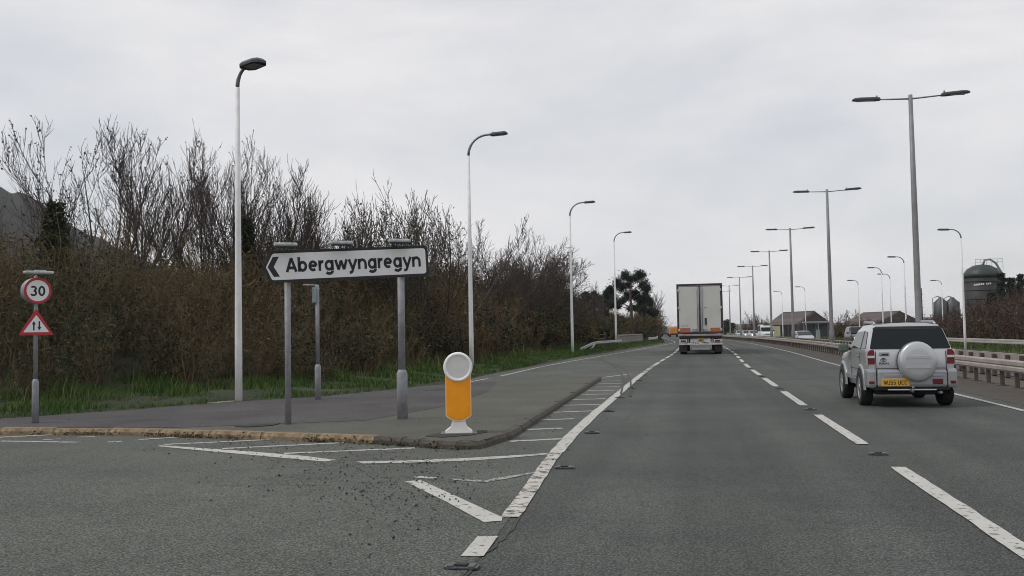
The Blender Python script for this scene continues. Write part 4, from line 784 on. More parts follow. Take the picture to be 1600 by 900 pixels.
# ---------------- the lorry ahead
M_door = mat('lorry_door_panel', (0.58, 0.58, 0.55), 0.5, 0.1, var=0.04, scale=2, dirt=(0.5, 0.495, 0.47), dscale=1.0)
M_frame = mat('lorry_frame_maroon', (0.06, 0.035, 0.04), 0.5, 0.2, var=0.2, scale=4); M_lside = mat('lorry_side', (0.38, 0.38, 0.38), 0.5, 0.1, var=0.08, scale=1)
M_marker = mat('lorry_marker_board', (0.36, 0.15, 0.06), 0.5, var=0.1, scale=8); M_mred = mat('marker_red_edge', (0.35, 0.03, 0.03), 0.5)
M_grey = mat('lorry_grey_steel', (0.28, 0.29, 0.30), 0.55, 0.3, var=0.2, scale=5); M_lwhite = mat('lorry_white_panel', (0.55, 0.55, 0.54), 0.5, var=0.12, scale=5, dirt=(0.3, 0.29, 0.28), dscale=4)
def lorry():
    root = thing('lorry', 'grey-white articulated lorry with closed rear doors driving in our lane', 'lorry', (0.28, 57.2, 0.0), rad(-0.4))
    W, Z0, Z1, Ln = 2.62, 1.22, 4.14, 12.6
    MB().box((0, Ln/2+.05, (Z0+Z1)/2), (W-.06, Ln, Z1-Z0-.02), 0, .03).build('trailer_box', M_lside, root)
    fr = MB()
    for s in (-1, 1): fr.box((s*(W/2-.05), .02, (Z0+Z1)/2), (.11, .12, Z1-Z0), 0, .015)
    fr.box((0, .02, Z1-.05), (W-.22, .12, .10), 0, .015).box((0, .02, Z0+.04), (W-.22, .12, .08), 0, .012); fr.build('rear_frame', M_frame, root)
    MB().box((0, .01, Z1-.135), (W-.24, .08, .05), 0, .008).build('top_seal', M_grey, root)
    for s in (-1, 1):
        w = W/2-.13; d = MB().box((s*(.02+w/2), -.02, (Z0+Z1)/2-.035), (w-.012, .06, Z1-Z0-.29), 0, .012).build('rear_door', M_door, root)
        for xx in ((.13, .045) if s < 0 else (.15, .05)): MB().tube([(s*xx, -.075, Z0+.12), (s*xx, -.075, Z1-.18)], .018, 6).build('lock_rod', M_grey, d)
        MB().box((s*.025, -.055, (Z0+Z1)/2), (.05, .03, Z1-Z0-.26)).build('door_seal', M_trim, d)
        for zz in (Z1-.38, (Z0+Z1)/2+.05, Z0+.22): MB().box((s*(W/2-.10), -.06, zz), (.10, .05, .14), 0, .012).build('hinge', M_lwhite, d)
        for zz in (Z0+.3, Z0+1.4, Z1-.5): MB().box((s*.14, -.07, zz), (.06, .05, .06), 0, .01).build('rod_bracket', M_grey, d)
        h = MB().tube([(s*.20, -.09, Z0+.16), (s*.44, -.09, Z0+.16), (s*.44, -.09, Z0+.26), (s*.20, -.09, Z0+.26), (s*.20, -.09, Z0+.16)], .018, 6).build('lock_handle', M_grey, d)
        b = MB().box((s*.86, -.065, Z0+.20), (.56, .03, .19), 0, .008).build('marker_board', M_marker, d); MB().box((s*.86, -.062, Z0+.075), (.58, .03, .05)).box((s*.86, -.062, Z0+.31), (.58, .03, .03)).build('marker_edge', M_mred, b)
        # lower lamps
        lb = MB().box((s*1.0, -.06, .79), (.46, .08, .20), 0, .02).build('lamp_board', M_lwhite, root)
        MB().box((s*.98, -.105, .79), (.30, .03, .11), 0, .015).build('tail_lamp', M_tail, lb); MB().box((s*1.16, -.105, .79), (.05, .03, .08), 0, .01).box((s*.79, -.105, .79), (.05, .03, .08), 0, .01).build('reflector', M_clear, lb)
        MB().box((s*.70, -.02, .82), (.09, .08, .36), 0, .015).build('bumper_stay', M_grey, root)
        MB().box((s*1.15, .6, .42), (.1, .3, .1)).build('mudguard_bracket', M_under, root)
        MB().box((s*1.02, .35, .36), (.46, .03, .42), 0, .01).build('mud_flap', M_trim, root)
        for y in (1.5, 2.85, 4.2): wheel(root, s*1.02, y, .5, .38, 8)
    MB().box((0, -.02, 1.12), (W-.06, .14, .15), 0, .02).build('rear_sill', M_grey, root)
    MB().box((0, .9, 1.02), (W-.2, 2.0, .14)).box((-.5, Ln/2, .92), (.12, Ln-.6, .3)).box((.5, Ln/2, .92), (.12, Ln-.6, .3)).build('chassis', M_under, root)
    MB().box((0, -.04, .80), (1.15, .06, .26), 0, .015).build('registration_board', M_lwhite, root)
    pl = MB().box((0.03, -.085, .86), (.30, .02, .20), 0, .008).build('number_plate', mat('dirty_plate', (0.42, 0.24, 0.06), 0.6, var=0.3, scale=18), root)
    MB().box((0.0, -.09, .82), (.2, .012, .03)).box((0.06, -.09, .89), (.18, .012, .03)).build('plate_characters', M_black, pl)
    mb = MB()
    for x in (-.42, -.3, -.16, .2, .3, .42): mb.box((x, -.09, .69+.02*math.sin(x*9)), (.07, .04, .05), 0, .01)
    mb.build('couplings', M_trim, root)
    MB().box((0, -.03, .615), (W-.12, .12, .11), 0, .02).build('under_run_bar', M_lwhite, root)
    MB().box((0.0, .15, .36), (1.05, .03, .17), 0, .01).build('spray_flap', M_lwhite, root)
    dk = MB()
    for x, w_ in ((-1.03, .10), (-.92, .07), (-.84, .05), (-.74, .09)): dk.box((x, -.052, Z0+.46), (w_*.8, .008, .035))
    dk.build('small_lettering', M_trim, root)
    MB().box((.33, -.055, Z0+.67), (.13, .02, .46), 0, .01).build('document_holder', mat('dark_blue_holder', (0.03, 0.045, 0.06), 0.5), root); MB().box((.33, -.07, Z0+.45), (.08, .02, .10), 0, .01).build('handle_grip', M_lwhite, root); MB().box((.33, -.055, Z0+1.5), (.13, .012, .03)).build('door_sticker', M_trim, root)
    # tractor unit in front
    cb = MB().box((0, Ln+1.55, 2.1), (2.46, 2.1, 2.7), 0, .12).build('cab', mat('cab_paint', (0.35, 0.06, 0.05), 0.4, coat=0.4), root); MB().box((0, Ln+2.62, 2.3), (2.2, .03, .9), 0, .01).build('windscreen', M_glass, cb)
    for s in (-1, 1): MB().box((s*1.238, Ln+1.7, 2.3), (.02, 1.1, .8)).build('side_window', M_glass, cb); wheel(root, s*1.05, Ln+2.0, .5, .3, 8); wheel(root, s*1.0, Ln-1.8, .5, .5, 8); MB().box((s*1.42, Ln+2.3, 2.3), (.2, .12, .6), 0, .03).build('mirror', M_trim, cb)
    return root
lorry()
# ---------------- other traffic
def traffic_car(label, loc, rz, paintc, kind='saloon', lights=0.0, name='car', group=None, dark_lower=False):
    """car built nose towards +Y; its front shows when turned half round"""
    root = thing(name, label, 'van' if kind == 'van' else 'car', loc, rz, group)
    P = {'saloon': dict(W=.87, zb=.92, zr=1.42, L=(-.95, -.55, -.1, .6, 1.35, 2.15, 3.1, 3.45), roofy=(-.2, 1.0), zbon=.86, wb=2.65, r=.31),
         'suv': dict(W=.93, zb=1.12, zr=1.76, L=(-.9, -.8, -.2, .7, 1.5, 2.2, 3.2, 3.6), roofy=(-.72, 1.2), zbon=1.05, wb=2.7, r=.37),
         'estate': dict(W=.88, zb=.95, zr=1.48, L=(-.95, -.85, -.2, .6, 1.35, 2.15, 3.1, 3.45), roofy=(-.75, 1.0), zbon=.88, wb=2.65, r=.31),
         'van': dict(W=1.0, zb=1.35, zr=2.42, L=(-1.1, -1.05, -.3, 1.2, 2.4, 3.0, 3.6, 3.9), roofy=(-1.0, 2.3), zbon=1.22, wb=3.3, r=.34)}[kind]
    W, zb, zr, Ly, (ra, rb), zn = P['W'], P['zb'], P['zr'], P['L'], P['roofy'], P['zbon']; tw = .80 if kind != 'van' else .93
    def s_(y, yr, k, zt): # k: 0 bonnet/boot profile, 1 full cabin
        zbelt = zb if k else min(zb, zt); return [(W*.7, y, .28), (W*.95, y, .30), (W, y, .55), (W*.99, y, zbelt*.8), (W*.96, y, zbelt), (W*.95 if not k else W*(tw+.04), yr, zt-.09 if k else zt-.02), (W*.75 if not k else W*(tw-.06), yr, zt-.02), (0, yr, zt)]
    S = [s_(Ly[0], Ly[0]+.06, 0, zb*.98 if kind == 'saloon' else zb), s_(Ly[1], ra, 1, zr-.03) if kind != 'saloon' else s_(Ly[1], Ly[1], 0, zb*1.02), s_(Ly[2], max(ra, Ly[2]), 1, zr), s_(Ly[3], Ly[3], 1, zr), s_(Ly[4], rb, 1, zr-.02), s_(Ly[5], Ly[5]-.12, 0, zn+.06), s_(Ly[6], Ly[6], 0, zn-.06), s_(Ly[7], Ly[7]-.06, 0, zn-.22)]
    S[-1] = [(x*.88, y, z) for x, y, z in S[-1]]; body = loft(S, 'body', paintc, root)
    # windscreen sits on the sloping front of the cabin
    yb, zb_ = Ly[5]-.10, zn+.07; yt, zt = rb, zr-.06; v = Vector((0, yt-yb, zt-zb_)); ln = v.length; wf = .62 if kind == 'van' else .93
    MB().prism([(-W*.86, .05), (W*.86, .05), (W*(tw-.02), ln*wf), (-W*(tw-.02), ln*wf)][::-1], frame3((0, yb, zb_), (-1, 0, 0), v), .015, .03).build('windscreen', M_glass, root)
    for s in (-1, 1):
        y0, y1 = (ra+.1, rb-.05); o = Vector((s*W*.955, 0, zb+.03)); vd = Vector((-s*W*(.96-tw-.04), 0, zr-.09-zb)); u = Vector((0, s, 0)); f = lambda y: y*s
        hgt = vd.length*.92; pol = [(f(y0-.12), .0), (f(Ly[5]-.35), .0), (f(y1), hgt), (f(y0+.12), hgt)]
        MB().prism(pol if s > 0 else pol[::-1], frame3(o, u, vd), .002, .012).build('side_window', M_glass, root)
        hl = MB().box((s*W*.70, Ly[7]-.07, zn-.30), (W*.36, .14, .15), -s*.25, .04).build('headlamp', mat('lit_headlamp', (.8, .8, .8), .2, emit=(1, .93, .82), estr=lights) if lights else M_clear, root)
        for y in (0, P['wb']): wheel(root, s*(W-.12), y, P['r'], .22)
        MB().box((s*(W+.10), Ly[5]-.55, zb+.08), (.2, .1, .14), 0, .03).build('door_mirror', M_trim, root)
        MB().box((s*W*.8, Ly[0]-.01, zb*.86), (.2, .05, .14), 0, .02).build('tail_lamp', M_tail, root)
    MB().box((0, Ly[7]-.02, .42), (W*1.8, .14, .28), 0, .05).build('front_bumper', M_trim if dark_lower else paintc, root); MB().box((0, Ly[7]-.01, zn-.32), (W*.8, .08, .13), 0, .02).build('grille', M_trim, root)
    MB().box((0, Ly[7]+.055, .45), (.5, .02, .11)).build('number_plate', M_signwhite, root); MB().box((0, 1.2, .27), (W*1.6, 3.6, .12)).build('underbody', M_under, root)
    if kind == 'van': MB().box((0, rb-.05, zr+.015), (W*1.1, .5, .07), 0, .02).build('roof_sign', M_trim, root)
    if kind == 'suv':
        for s in (-1, 1): MB().tube([(s*.66, -.5, zr-.03), (s*.66, -.4, zr+.04), (s*.66, 1.0, zr+.04), (s*.66, 1.1, zr-.04)], .025, 6).build('roof_rail', M_silver2, root)
    return root
M_wpaint = mat('white_van_paint', (0.72, 0.73, 0.74), 0.35, coat=0.4); M_sblue = mat('pale_silver_paint', (0.45, 0.48, 0.53), 0.35, 0.4, coat=0.5); M_dkpaint = mat('dark_grey_paint', (0.05, 0.055, 0.06), 0.35, 0.3, coat=0.5)
def onc(px, Y, off=0): return (AT(px, 520, Y).x, Y, -0.25)
GO = 'oncoming traffic on the opposite carriageway'
traffic_car('white high-roof van coming towards us on the opposite carriageway', onc(1195, 160), math.pi+rad(3), M_wpaint, 'van', name='white_van', group=GO)
traffic_car('pale silver saloon coming towards us in front of the gabled barn', onc(1253, 112), math.pi+rad(2), M_sblue, 'saloon', group=GO)
traffic_car('dark oncoming off-road car with lit headlamps beside the silver car mirror', onc(1338, 92), math.pi+rad(1), M_dkpaint, 'suv', 6.0, group=GO)
traffic_car('distant pale estate car, leftmost of the oncoming cars', onc(1155.5, 238), math.pi+rad(4), M_sblue, 'estate', group=GO)
traffic_car('distant grey car with lit headlamps, second of the oncoming cars from the lorry', onc(1166, 205), math.pi+rad(4), mat('grey_paint', (0.3, 0.32, 0.34), .35, .4, coat=.4), 'estate', 12.0, group=GO)
traffic_car('distant pale car with lit headlamp just left of the white van', onc(1176.5, 195), math.pi+rad(4), M_sblue, 'estate', 12.0, group=GO)
# small box lorries ahead on the left bend
def box_lorry(label, px, Y, w, h, colr, name):
    x = AT(px, 520, Y).x; root = thing(name, label, 'lorry', (x, Y, 0), rad(3)); 
    MB().box((0, 2.6, .75+(h-.75)/2), (w, 5.2, h-.75), 0, .05).build('box_body', colr, root)
    for s in (-1, 1): MB().box((s*w*.25, -.02, .8+(h-.9)/2), (w*.46, .04, h-1.0), 0, .01).build('rear_door', colr, root); wheel(root, s*(w/2-.2), .9, .42, .3); wheel(root, s*(w/2-.2), 5.9, .42, .3); MB().box((s*w*.4, -.03, .66), (.3, .06, .12)).build('tail_lamp', M_tail, root)
    MB().box((0, 6.2, 1.4), (w*.92, 1.7, 1.9), 0, .12).build('cab', colr, root); MB().box((0, .05, .6), (w*.96, .12, .22), 0, .02).box((0, 3, .62), (w*.6, 6.5, .2)).build('chassis', M_under, root); return root
box_lorry('orange box van far ahead, partly hidden by the big lorry', 1053, 228, 2.0, 2.15, mat('orange_van_paint', (0.62, 0.22, 0.03), 0.5, var=0.1, scale=1), 'orange_van')
box_lorry('small dark grey lorry far ahead at the end of the thicket', 1040, 262, 2.0, 2.1, mat('grey_lorry_paint', (0.2, 0.21, 0.22), 0.5, var=0.1, scale=1), 'grey_lorry')
# ================================================================== PLANTS
def bark(name, c, isl=0.35): return mat(name, c, 0.9, island=isl, var=0.25, scale=3)
M_bark = bark('grey_brown_bark', (0.075, 0.062, 0.052)); M_twig = bark('dark_twig', (0.062, 0.048, 0.042))
def leafmat(name, ca, cb, isl=0.5, sc=0.6):
    m = mat(name, ca, 0.75, col2=cb, scale=sc, island=isl); b = m.node_tree.nodes['Principled BSDF']; b.inputs['Specular IOR Level'].default_value = 0.25; return m
M_ivy = leafmat('dark_ivy_leaf', (0.022, 0.032, 0.018), (0.04, 0.05, 0.025)); M_olive = leafmat('olive_bud_leaf', (0.07, 0.075, 0.025), (0.10, 0.085, 0.035)); M_green = leafmat('fresh_leaf', (0.06, 0.09, 0.03), (0.09, 0.12, 0.045)); M_needle = leafmat('pine_needle', (0.018, 0.030, 0.024), (0.03, 0.045, 0.03))
def unit(v): return v/(np.linalg.norm(v)+1e-9)
def grow(seed, height, spread, stems=1, lean=0.25, up=0.35, levels=3, nb=(9, 7, 5), ratio=(0.55, 0.5, 0.5), r0=0.09, rmin=0.008, wig=0.16, start=0.25, S=5, ang=(35, 60)):
    """branching skeleton -> list per level of (paths, radii)"""
    r = np.random.default_rng(seed); out = [[] for _ in range(levels+1)]
    def branch(p, d, ln, rad0, lv):
        P = [p]; q = p; dd = d
        for i in range(S-1):
            dd = unit(dd+r.normal(size=3)*wig+np.array([0, 0, up*(0.25 if lv == 0 else 1)*0.5])); q = q+dd*ln/(S-1); P.append(q)
        P = np.array(P); tip = max(rmin*0.55, rad0*0.28); R = np.linspace(rad0, tip, S); out[lv].append((P, R))
        if lv < levels:
            n = max(2, int(nb[lv]*(0.7+0.6*r.random())))
            for k in range(n):
                t = start+(1-start)*((k+r.random())/n) if lv == 0 else 0.12+0.88*((k+r.random())/n); f = t*(S-1); i = min(int(f), S-2); u = f-i; pos = P[i]*(1-u)+P[i+1]*u; axis = unit(P[i+1]-P[i])
                a = math.radians(r.uniform(*ang)); rnd = unit(np.cross(axis, r.normal(size=3))); nd = unit(axis*math.cos(a)+rnd*math.sin(a)*spread); rr_ = max(rmin, (R[i]*(1-u)+R[i+1]*u)*0.62)
                branch(pos, nd, ln*ratio[lv]*(1.1-0.55*t)*(0.75+0.5*r.random()), rr_, lv+1)
    for s in range(stems):
        a = 2*math.pi*s/max(stems, 1)+r.random(); d = unit(np.array([math.cos(a)*lean*(r.random()+0.3), math.sin(a)*lean*(r.random()+0.3), 1.0])) if stems > 1 else unit(np.array([r.normal()*0.05, r.normal()*0.05, 1]))
        branch(np.array([math.cos(a)*0.12*(stems > 1), math.sin(a)*0.12*(stems > 1), -0.15]), d, height*(0.85+0.2*r.random() if stems > 1 else 1), r0*(0.8+0.3*r.random()), 0)
    return out
def tree(label, base, lv, m_trunk=M_bark, m_twig=M_twig, leaves=0, leaf_size=0.05, m_leaf=M_olive, buds=0.0, name='bare_tree', cat='tree', leaf_levels=(2, 3), jit=0.12, target=None, group=None):
    root = thing(name, label, cat, base, 0, group)
    top = max(P[:, 2].max() for l_ in lv for P, R in l_); k = 1.0 if target is None else target/top
    st = lambda l_: (np.stack([P for P, R in l_])*k, np.stack([R for P, R in l_]))
    P0, R0 = st(lv[0]); P1_, R1 = st(lv[1]); v, f = np_join([np_tubes(P0, R0, 6), np_tubes(P1_, R1, 4)]); link('trunk', np_mesh('trunk', v, f, True), m_trunk, root)
    v, f = np_join([np_tubes(*st(l_), 3) for l_ in lv[2:] if l_]); link('crown', np_mesh('crown', v, f, True), m_twig, root)
    tips = np.concatenate([st(lv[i])[0].reshape(-1, 3) for i in range(2, len(lv)) if lv[i]])
    if buds: # swollen buds at the ends of twigs
        e = np.concatenate([st(l_)[0][:, 1:].reshape(-1, 3) for l_ in lv[2:] if l_]); e = e[rng.random(len(e)) < buds]; v, f = np_leaves(e+rng.normal(size=e.shape)*0.02, 0.038, 1.0, 0.7); tag(link('buds', np_mesh('buds', v, f), m_twig, root), kind='stuff')
    if leaves:
        c = tips[rng.integers(0, len(tips), leaves)]+rng.normal(size=(leaves, 3))*jit; v, f = np_leaves(c, leaf_size); tag(link('leaves', np_mesh('leaves', v, f), m_leaf, root), kind='stuff')
    return root
def tpos(px, Y, dz=-0.1): x = AT(px, 500, Y).x; return (x, Y, float(vground([x], [Y])[0])+dz)
def toph(px, py, Y): return AT(px, py, Y).z-tpos(px, Y)[2]
# --- bare trees rising over the thicket, left to right (pixel of trunk, pixel height of tip, distance)
UPR = dict(up=0.34, ang=(18, 45), spread=1.0, wig=0.035)
spec = [
 ('large spreading bare tree with budded upright twigs, leftmost above the thicket', 172, 172, 27.0, dict(stems=7, lean=0.75, nb=(9, 7, 4), r0=0.05, start=0.2, rmin=0.0075, **UPR), dict(buds=0.16)),
 ('slender bare tree with straight upright shoots, right of the large spreading tree', 232, 178, 28.5, dict(stems=3, lean=0.32, nb=(12, 8, 4), r0=0.05, start=0.25, rmin=0.0085, **UPR), dict(buds=0.06)),
 ('dense bare tree just left of the nearest white street lamp', 312, 232, 30.5, dict(stems=5, lean=0.5, nb=(11, 8, 4), r0=0.04, start=0.15, rmin=0.0075, **UPR), dict(buds=0.06)),
 ('dense bare tree directly behind the nearest white street lamp', 366, 214, 31.5, dict(stems=5, lean=0.45, nb=(11, 8, 4), r0=0.04, start=0.15, rmin=0.0075, **UPR), dict(buds=0.06)),
 ('dense twiggy bare tree above the left end of the direction sign', 420, 240, 33.0, dict(stems=5, lean=0.45, nb=(10, 8, 4), r0=0.06, start=0.2, rmin=0.010, **UPR), {}),
 ('low twiggy bare tree above the letter A of the direction sign', 470, 292, 34.5, dict(stems=5, lean=0.55, nb=(10, 8, 4), r0=0.05, start=0.2, rmin=0.010, **UPR), {}),
 ('thin multi-stemmed sapling with few side shoots above the direction sign', 548, 286, 36.0, dict(stems=5, lean=0.42, nb=(5, 3, 2), r0=0.045, start=0.5, rmin=0.012, **UPR), {}),
 ('small tree with pale opening leaves above the right half of the direction sign', 598, 318, 37.0, dict(stems=5, lean=0.5, nb=(9, 7, 4), r0=0.05, start=0.2, rmin=0.010, **UPR), dict(leaves=900, leaf_size=0.06, m_leaf=M_green)),
 ('leafy budding tree above the right end of the direction sign', 628, 306, 38.0, dict(stems=5, lean=0.5, nb=(9, 7, 4), r0=0.05, start=0.2, rmin=0.010, **UPR), dict(leaves=900, leaf_size=0.06, m_leaf=M_green)),
 ('open bare tree with wide forked limbs left of the lamp behind the bollard', 690, 282, 42.0, dict(stems=5, lean=0.7, nb=(7, 5, 3), r0=0.06, start=0.4, rmin=0.014, **UPR), {}),
 ('dense round-headed bare tree right of the lamp behind the bollard', 785, 345, 58.0, dict(stems=6, lean=0.75, nb=(12, 9, 6), r0=0.08, start=0.25, rmin=0.012, up=0.16, ang=(25, 55), spread=1.0, wig=0.09), {}),
 ('dense dark bare tree on the falling tree line left of the third verge lamp', 838, 388, 66.0, dict(stems=6, lean=0.75, nb=(12, 9, 6), r0=0.08, start=0.25, rmin=0.013, up=0.16, ang=(25, 55), spread=1.0, wig=0.09), {}),
 ('thin bare tree partly hidden by the third verge lamp', 878, 424, 76.0, dict(stems=4, lean=0.7, nb=(11, 8, 5), r0=0.08, start=0.25, rmin=0.014, up=0.2, ang=(25, 55), spread=1.0, wig=0.09), {}),
 ('pale open bare tree just right of the third verge lamp', 915, 440, 92.0, dict(stems=4, lean=0.75, nb=(9, 7, 4), r0=0.08, start=0.3, rmin=0.016, up=0.25, ang=(25, 55), spread=1.0, wig=0.09), {}),
 ('grey leaning bare tree at the far end of the thicket', 1016, 452, 150.0, dict(stems=5, lean=0.6, nb=(9, 7, 4), r0=0.10, start=0.25, rmin=0.022, **UPR), {}),
]
for i, (lab, px, py, Y, kw, tk) in enumerate(spec):
    Hh = toph(px, py, Y); tree(lab, tpos(px, Y), grow(100+i, Hh, levels=3, ratio=(0.50, 0.5, 0.5), height_=None, **kw) if False else grow(100+i, Hh, kw.pop('spread', 1.0), levels=3, ratio=(0.56, 0.55, 0.55), **kw), target=Hh, group='bare trees above the roadside thicket', **tk)
# --- pines in the distance
def pine(label, px, py, Y, seed, spread=1.0, cw=0.32):
    r = np.random.default_rng(seed); base = tpos(px, Y); Hh = AT(px, py, Y).z-base[2]; root = thing('pine_tree', label, 'tree', base, 0, 'dark pines at the end of the left tree line')
    path = [(0.0, 0, -0.2), (0.15, 0, Hh*0.35), (0.05, 0.1, Hh*0.7), (0.2, 0, Hh*0.95)]; mb = MB().tube(path, [0.24, 0.2, 0.13, 0.05], 7); C = []
    for k in range(13):
        t = 0.45+0.55*(k+0.5)/13; z = Hh*t; a = r.uniform(0, 6.28); ln = Hh*cw*spread*(1.15-0.75*(t-0.45)/0.55)*r.uniform(0.6, 1.1); e = np.array([math.cos(a)*ln, math.sin(a)*ln, z+ln*0.3])
        mb.tube([(0.1, 0, z-0.2), tuple((np.array([0.1, 0, z])+e)/2+np.array([0, 0, 0.1])), tuple(e)], [0.07, 0.05, 0.02], 4)
        for j in range(3): c = e*(0.75+0.3*r.random())*np.array([1, 1, 0])+np.array([0, 0, e[2]+r.normal()*0.25]); q = r.normal(size=(330, 3))*np.array([0.42, 0.42, 0.36])*Hh*0.085; C.append(c+q)
    C.append(np.array([0.15, 0, Hh*0.95])+r.normal(size=(260, 3))*np.array([.5, .5, .35])*Hh*0.08)
    mb.build('trunk', M_bark, root); v, f = np_leaves(np.concatenate(C), 0.13, 0.2, 0.3); link('crown', np_mesh('crown', v, f), M_needle, root)
pine('tall dark pine behind the farthest verge lamp on the left', 985, 430, 118, 1, 1.0, 0.36); pine('shorter dark pine left of the tall pine', 945, 456, 112, 2, 1.0, 0.5); pine('low dark pine beside the third verge lamp', 925, 462, 104, 3, 0.9, 0.5); pine('small dark pine right of the tall pine', 1003, 462, 130, 4, 0.9, 0.4)
# --- evergreen ivy-clad stump at the far left
def ivy(label, px, py, Y, w, seed):
    base = tpos(px, Y); Hh = AT(px, py, Y).z-base[2]; root = thing('ivy_clad_tree', label, 'tree', base); MB().tube([(0, 0, -0.2), (0.1, 0.1, Hh*0.5), (-0.05, 0, Hh*0.95)], [0.16, 0.12, 0.04], 7).build('trunk', M_bark, root)
    r = np.random.default_rng(seed); n = 5200; t = r.random(n)**0.7; an = r.uniform(0, 6.28, n); rr_ = w*(1.05-t*0.85)*np.sqrt(r.random(n))*(0.55+0.6*np.abs(np.sin(an*1.5+t*8))); C = np.stack([np.cos(an)*rr_, np.sin(an)*rr_, t*Hh], 1)+r.normal(size=(n, 3))*0.06
    v, f = np_leaves(C, 0.055); link('crown', np_mesh('crown', v, f), M_ivy, root)
ivy('dark ivy-clad tree in front of the hill at far left', 84, 318, 23.5, 0.85, 4); ivy('dark ivy-covered stem behind the nearest white lamp', 388, 345, 30, 0.6, 5)
# --- the thicket itself: domed shrubs grown into one another; stems, twigs and leaves nobody could count
def thicket(name, label, pts_fn, n, height_fn, mats, seed, stems=14, twigs=18, thick=1.0, leaf=(), radius=(0.8, 1.7)):
    global rng
    keep = rng; rng = np.random.default_rng(seed); X, Y, Z = pts_fn(n); H0 = height_fn(X, Y)*rng.uniform(0.72, 1.05, n); rad_ = rng.uniform(*radius, n)*np.clip(H0/3.0, 0.4, 1.5)
    s_ = np.repeat(np.arange(n), stems); n2 = len(s_); a = rng.uniform(0, 6.283, n2); rr_ = np.sqrt(rng.random(n2)); S = 5; t = np.linspace(0, 1, S)
    b0 = np.stack([X[s_], Y[s_], Z[s_]], 1)+np.stack([np.cos(a)*rr_*0.3, np.sin(a)*rr_*0.3, np.zeros(n2)], 1)*rad_[s_, None]
    hz_ = H0[s_]*(0.25+0.75*np.sqrt(np.maximum(0, 1-rr_**2*0.96)))*rng.uniform(0.72, 1.06, n2)
    tip = np.stack([X[s_]+np.cos(a)*rr_*rad_[s_], Y[s_]+np.sin(a)*rr_*rad_[s_], Z[s_]+hz_], 1)
    P = np.empty((n2, S, 3)); P[:, :, :2] = b0[:, None, :2]+(tip-b0)[:, None, :2]*(t**1.35)[None, :, None]; P[:, :, 2] = b0[:, None, 2]+(tip-b0)[:, None, 2]*(t**0.85)[None, :]
    P[:, 1:] += rng.normal(size=(n2, S-1, 3))*0.07
    sc = thick*np.clip(np.hypot(P[:, 0, 0], P[:, 0, 1])/26.0, 0.8, 3.4)[:, None]; R = (0.014-0.010*t)[None]*sc*rng.uniform(0.6, 1.4, (n2, 1))
    root = tag(empty(name), label, 'thicket', kind='stuff')
    v, f = np_tubes(P, R, 3); o = link('stems', np_mesh('stems', v, f), mats[0], root); tag(o, kind='stuff')
    m = n2*twigs; i = np.repeat(np.arange(n2), twigs); u = (1-0.85*rng.random(m)**1.6)*(S-1); k = np.minimum(u.astype(int), S-2); w = (u-k)[:, None]; A = P[i, k]*(1-w)+P[i, k+1]*w
    D = rng.normal(size=(m, 3))*0.8+np.stack([np.cos(a[i])*rr_[i], np.sin(a[i])*rr_[i], np.full(m, 0.75)], 1); D /= np.linalg.norm(D, axis=1, keepdims=True); ln = rng.uniform(0.2, 0.7, m)[:, None]*np.clip(H0[s_[i], None]/4, 0.4, 1.2)
    Q = np.stack([A, A+D*ln*0.55+rng.normal(size=(m, 3))*0.05, A+D*ln+np.array([0, 0, 0.12])*ln], 1); Rt = np.array([0.0050, 0.004, 0.0022])[None]*sc[i]*rng.uniform(0.7, 1.3, (m, 1))
    v, f = np_tubes(Q, Rt, 2); o = link('twigs', np_mesh('twigs', v, f), mats[1], root); tag(o, kind='stuff')
    for (nl, size, mt, lo_, hi_, nm) in leaf:
        c = int(n2*nl); j = rng.integers(0, m, c); zrel = (Q[j, 2, 2]-Z[s_[i[j]]])/np.maximum(H0[s_[i[j]]], .1)
        pn = np.sin(Q[j, 2, 0]*0.8+1.3+len(nm))*np.sin(Q[j, 2, 1]*0.55+0.4)+rng.normal(size=c)*0.25                   # leaves grow in patches
        ok = (zrel > lo_) & (zrel < hi_) & (pn > 0.2); C = Q[j, 2][ok]+rng.normal(size=(ok.sum(), 3))*0.12
        v, f = np_leaves(C, size*np.clip(np.hypot(C[:, 0], C[:, 1])/26, 0.8, 2.6)); o = link(nm, np_mesh(nm, v, f), mt, root); tag(o, kind='stuff')
    rng = keep; return root
_seg = np.hypot(*(np.diff(_va, axis=0)).T)
def verge_points(d0, d1, y0, y1, near=1.0):
    def fn(n):
        X, Y = [], []
        while len(X) < n:
            m = n*3; y = y0*(y1/y0)**rng.random(m); ang = rng.random(m)
            # spread over the band of the verge between the two offsets, denser close by
            x = np.interp(y, _va[10:, 1], _va[10:, 0])-rng.uniform(0.1*d0, d1+16, m); x = np.where(y < 26, rng.uniform(-38, -7, m), x); dd = vdist(x, y); ok = (dd > d0*np.clip((150-y)/30, 0.1, 1)) & (dd < d1); X += list(x[ok]); Y += list(y[ok])
        X = np.array(X[:n]); Y = np.array(Y[:n]); return X, Y, vground(X, Y)-0.05
    return fn
def h_left(X, Y):
    px = 1085+1500*X/np.maximum(Y, 1); tgt = np.interp(px, [-400, 0, 60, 110, 150, 210, 260, 310, 400, 460, 520, 600, 690, 740, 800, 850, 890, 930, 980, 1020, 1036, 1060], [330, 355, 362, 372, 392, 402, 398, 362, 338, 345, 366, 372, 392, 404, 392, 412, 452, 478, 492, 470, 482, 508])
    yh = 521.5-0.01745*(px-800); top = CAMH+(yh-tgt)*Y/1500.0; d = vdist(X, Y); return np.clip(top-vground(X, Y), 0.5, 7.5)*(1+0.3*np.clip((330-px)/100, 0, 1))*np.clip(0.32+(d-2.2)/4.5*0.68+np.clip((Y-100)/40, 0, 0.7), 0.3, 1.0)*np.where(rng.random(len(X)) < 0.1, 1.12, 0.97)
